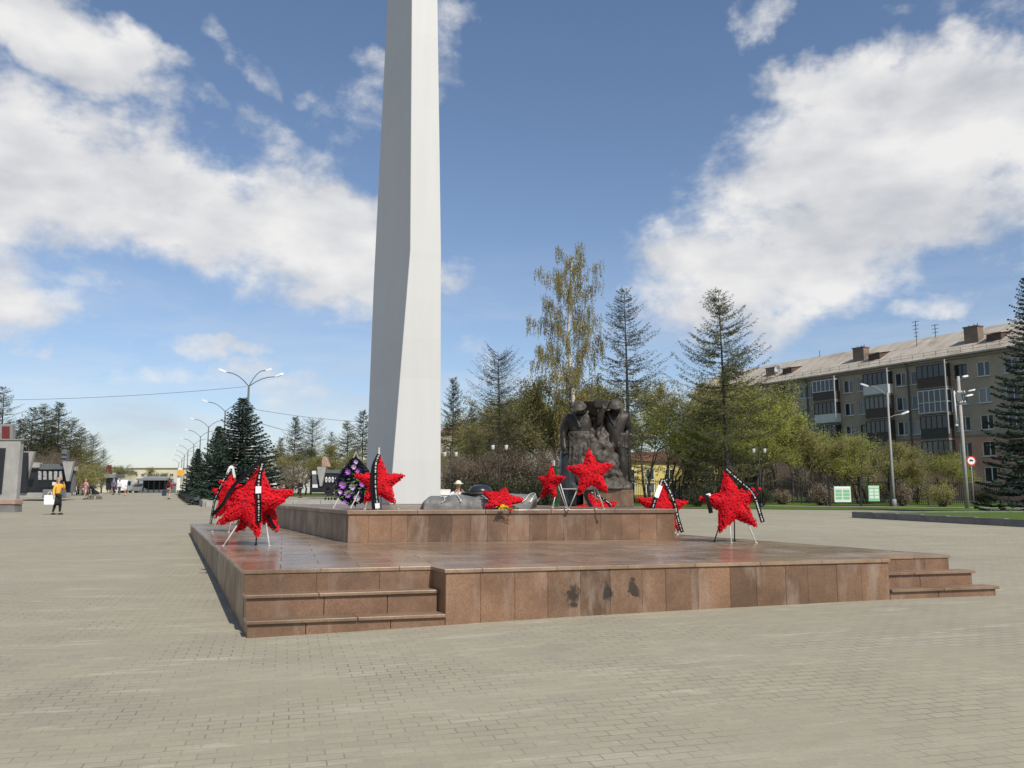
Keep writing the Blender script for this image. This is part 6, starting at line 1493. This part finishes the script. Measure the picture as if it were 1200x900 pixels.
def board(label, u0, u1, v0, v1, m, m2, header):
    a, b = at(u0, v1, FY-.1), at(u1, v0, FY-.1); w, h = b.x-a.x, b.z-a.z
    t = thing('notice_board', label, 'notice board', ((a.x+b.x)/2, FY-.1, a.z))
    mb = MB(); mb.box((0, 0, h/2), (w, .05, h)); bevel(mb.build('panel', m, t), .008, 1)
    mb = MB(); mb.box((0, -.03, h*.91), (w*.92, .008, h*.10)); mb.build('header', header, t)
    mb = MB(); rg = random.Random(int(u0))
    for k in range(3):
        for j in range(2): mb.box((w*(-.23+.46*j), -.029, h*(.70-.22*k)), (w*.38, .008, h*.17))
    mb.build('printed_sheets', m2, t)
board('pale notice board with green printed sheets', 978, 996.5, 570, 588.5, mt['sgn_lg'], mt['sgn_g'], mt['sgn_w']); board('narrow bright green notice board', 1018, 1030, 569, 587.5, mt['sgn_g'], mt['sgn_lg'], mt['sgn_lg'])
x, y = px(1136, 58.5); H_ = hgt(1134, 540, 58.5)
t = thing('road_sign', 'round white road sign with a red rim on a grey post', 'road sign', (x, y, ground(x, y)))
mb = MB(); mb.smooth = True; mb.tube([(0, 0, -.2), (0, 0, H_+.3)], .035, 8); mb.build('post', mt['pole'], t)
def disc(r0, r1, y0, th, m, name, par):
    n = 32; mb = MB(); vs = []
    for y_ in (y0, y0-th):
        for r_ in (r0, r1): vs += [(r_*math.cos(2*math.pi*k/n), y_, H_+r_*math.sin(2*math.pi*k/n)) for k in range(n)]
    fs = []
    for a, b in ((0, 1), (3, 2), (1, 3), (2, 0)): fs += [(a*n+k, a*n+(k+1) % n, b*n+(k+1) % n, b*n+k) for k in range(n)]
    mb.add(vs, fs); return mb.build(name, m, par)
dd = disc(.001, .33, -.04, .01, mt['sgn_w'], 'sign_plate', t); disc(.25, .33, -.052, .004, mt['sgn_r'], 'red_rim', dd)
mb = MB(); mb.box((0, -.056, H_+.02), (.26, .006, .075)); mb.box((-.01, -.056, H_+.075), (.13, .006, .05)); mb.ball((-.075, -.056, H_-.03), (.03, .005, .03), 8, 6); mb.ball((.075, -.056, H_-.03), (.03, .005, .03), 8, 6); mb.build('black_symbol', mt['black'], dd)
def fence(label, A, B, h=1.9, step=2.6):
    A, B = Vector(A), Vector(B); d = B-A; n = max(1, round(d.length/step)); t = thing('iron_fence', label, 'fence', (A.x, A.y, ground(*A)), 0)
    for k in range(n+1):
        p = A.lerp(B, k/n); mb = MB(); z = ground(*p)-t.location.z; mb.box((p.x-A.x, p.y-A.y, z+h/2), (.09, .09, h+.3)); mb.ball((p.x-A.x, p.y-A.y, z+h+.2), .07, 8, 5); mb.build('post', mt['black'], t)
    mb = MB(); mp_ = MB()
    for k in range(n):
        p, q = A.lerp(B, k/n), A.lerp(B, (k+1)/n); zp, zq = ground(*p)-t.location.z, ground(*q)-t.location.z
        for z in (.25, h-.15): mb.tube([(p.x-A.x, p.y-A.y, zp+z), (q.x-A.x, q.y-A.y, zq+z)], .022, 4)
        for j in range(1, 18): w = p.lerp(q, j/18); z_ = zp+(zq-zp)*j/18; mp_.box((w.x-A.x, w.y-A.y, z_+h/2+.03), (.03, .03, h-.15))
    mb.build('rails', mt['black'], t); mp_.build('pickets', mt['black'], t)
fence('long black iron fence at the edge of the trees right of the sculpture', (8.5, 68), (26, 69)); fence('black iron fence behind the notice boards and the concrete pole', (26.3, 69), (50, 66))
# gate posts
for i, (u, lab) in enumerate(((772, 'dark gate post left of the right hand tripod star'), (862, 'dark gate post behind the right hand tripod star'))):
    pass

# ================================================================= far end of the avenue
def veh_box(mb, c, d): mb.box(c, d)
Y = 150; x0, x1 = (164.5-600)/F*Y, (197-600)/F*Y; gz = ground((x0+x1)/2, Y)
t = thing('covered_stage', 'long low dark covered stage at the far end of the avenue', 'stage', ((x0+x1)/2, Y, gz)); w = x1-x0; zt = at(600, 560.5, Y).z-gz
mb = MB(); mb.box((0, 2.6, zt*.45), (w, .2, zt*.9)); mb.build('back_wall', mt['black'], t); mb = MB(); mb.box((0, 1.3, zt-.18), (w+.4, 3.2, .36)); mb.build('canopy', mt['greyv'], t); mb = MB(); mb.box((0, 1.2, .28), (w, 2.6, .55)); mb.build('deck', mt['greystone'], t)
for k in range(6): mb = MB(); mb.box((-w/2+.1+(w-.2)*k/5, -.1, zt/2), (.14, .14, zt-.36)); mb.build('post', mt['black'], t)
Y = 158; t = thing('grey_tent', 'grey peaked tent behind the dark stage', 'tent', ((180-600)/F*Y, Y, ground((180-600)/F*Y, Y))); zt = at(600, 558, Y).z-t.location.z
mb = MB(); mb.add([(-3.4, 0, zt*.55), (3.4, 0, zt*.55), (3.4, 4, zt*.55), (-3.4, 4, zt*.55), (-2, 2, zt), (2, 2, zt)], [(0, 1, 5, 4), (1, 2, 5), (2, 3, 4, 5), (3, 0, 4), (3, 2, 1, 0)]); mb.build('tent_roof', mt['greyv'], t); mb = MB(); mb.box((0, 2, zt*.27), (6.4, 3.6, zt*.54)); mb.build('tent_walls', mt['greyv'], t)
def van(label, x, y, rz, L_, Wd, H_, m, name='parked_van', cat='van'):
    t = thing(name, label, cat, (x, y, ground(x, y)), rz)
    pr = [(-L_/2, .35), (L_/2, .35), (L_/2, .95), (L_/2-.25, 1.15), (L_/2-.95, H_), (-L_/2+.05, H_)] if H_ > 1.7 else [(-L_/2, .3), (L_/2, .3), (L_/2, .72), (L_/2-1.1, .92), (L_/2-1.75, H_), (-L_/2+.9, H_), (-L_/2+.25, .95), (-L_/2, .85)]
    n = len(pr); mb = MB(); mb.add([(a, -Wd/2, z) for a, z in pr]+[(a, Wd/2, z) for a, z in pr], [tuple(range(n)), tuple(range(2*n-1, n-1, -1))]+[(i, n+i, n+(i+1) % n, (i+1) % n) for i in range(n)]); bevel(mb.build('body', m, t), .06, 3)
    mb = MB(); zz = (H_+1.0)/2
    for sy in (-1, 1): mb.box((.1, sy*(Wd/2+.002), zz+.02), (L_*.42, .02, (H_-1.0)*.62))
    mb.build('side_windows', mt['glass'], t)
    for sx in (-.31, .31):
        for sy in (-1, 1):
            mb = MB(); mb.smooth = True; M_ = Matrix.Translation((sx*L_, sy*(Wd/2-.06), .33)) @ Matrix.Rotation(R(90), 4, 'X'); b = len(mb.v); mb.lathe([(.2, -.1), (.33, -.1), (.33, .1), (.2, .1)], (0, 0, 0), 16); mb.v = [tuple(M_ @ Vector(q)) for q in mb.v]; o = mb.build('wheel', mt['rubber'], t)
            mb = MB(); mb.lathe([(.19, -.11), (.19, .11)], (0, 0, 0), 12); mb.v = [tuple(M_ @ Vector(q)) for q in mb.v]; mb.build('rim', mt['pole'], o)
    mb = MB()
    for sy in (-1, 1): mb.box((L_/2+.005, sy*Wd*.34, .72), (.03, .26, .14))
    mb.build('headlights', mt['lampglass'], t); return t
x, y = px(147.5, 146); van('white delivery van parked at the far end near the kiosk', x, y, R(-78), 4.6, 2.0, 2.2, mt['white'])
x, y = px(155, 152); van('white car parked beside the long dark stage', x, y, R(10), 4.3, 1.75, 1.45, mt['white'], 'parked_car', 'car')
x, y = px(160.5, 150); van('grey car parked next to the dark stage', x, y, R(60), 4.2, 1.75, 1.45, mt['greyv'], 'parked_car', 'car')
x, y = px(815, 76); van('white car half hidden by the fence right of the sculpture', x, y, R(5), 4.3, 1.75, 1.45, mt['white'], 'parked_car', 'car')
Y = 110; t = mthing('kiosk', 'small dark kiosk with a flat grey roof at the left of the avenue', 'kiosk', 128.5, Y)
slabpart('kiosk_body', mt['blackstone'], t, 124, 131, 560, 574, Y, 1.6); slabpart('kiosk_roof', mt['greyv'], t, 121, 136, 555.5, 560, Y-.5, 2.6, 122.5, 134.5); slabpart('kiosk_post', mt['pole'], t, 132.3, 134, 560, 574, Y-.3, .2); slabpart('chimney_block', mt['maroon'], t, 125, 128.5, 545, 555.5, Y+.2, .6)
Y = 128; t = mthing('billboard', 'yellow and orange billboard on posts behind the last spruce', 'billboard', 211.5, Y)
slabpart('yellow_panel', mt['orange'], t, 207.5, 215.5, 551, 557.5, Y, .2); slabpart('white_panel', mt['white'], t, 208.5, 213.5, 548.2, 550.8, Y, .2)
for u in (209, 214): slabpart('post', mt['pole'], t, u, u+.7, 557.5, 578, Y+.05, .12)
t = mthing('white_banner', 'tall white banner beside the orange billboard', 'banner', 210, 120); slabpart('banner_cloth', mt['white'], t, 207.3, 211.5, 560, 574.5, 120, .05)
t = mthing('white_bench', 'white bench on the podium right of the obelisk', 'bench', 521, 27.5); t.location.z = Zc
mb = MB(); mb.box((0, 0, .22), (.36, .3, .05)); mb.box((0, .12, .36), (.36, .04, .18)); mb.build('seat', mt['white'], t)
for sx in (-.15, .15): mb = MB(); mb.box((sx, 0, .10), (.04, .26, .2)); mb.build('leg', mt['white'], t)
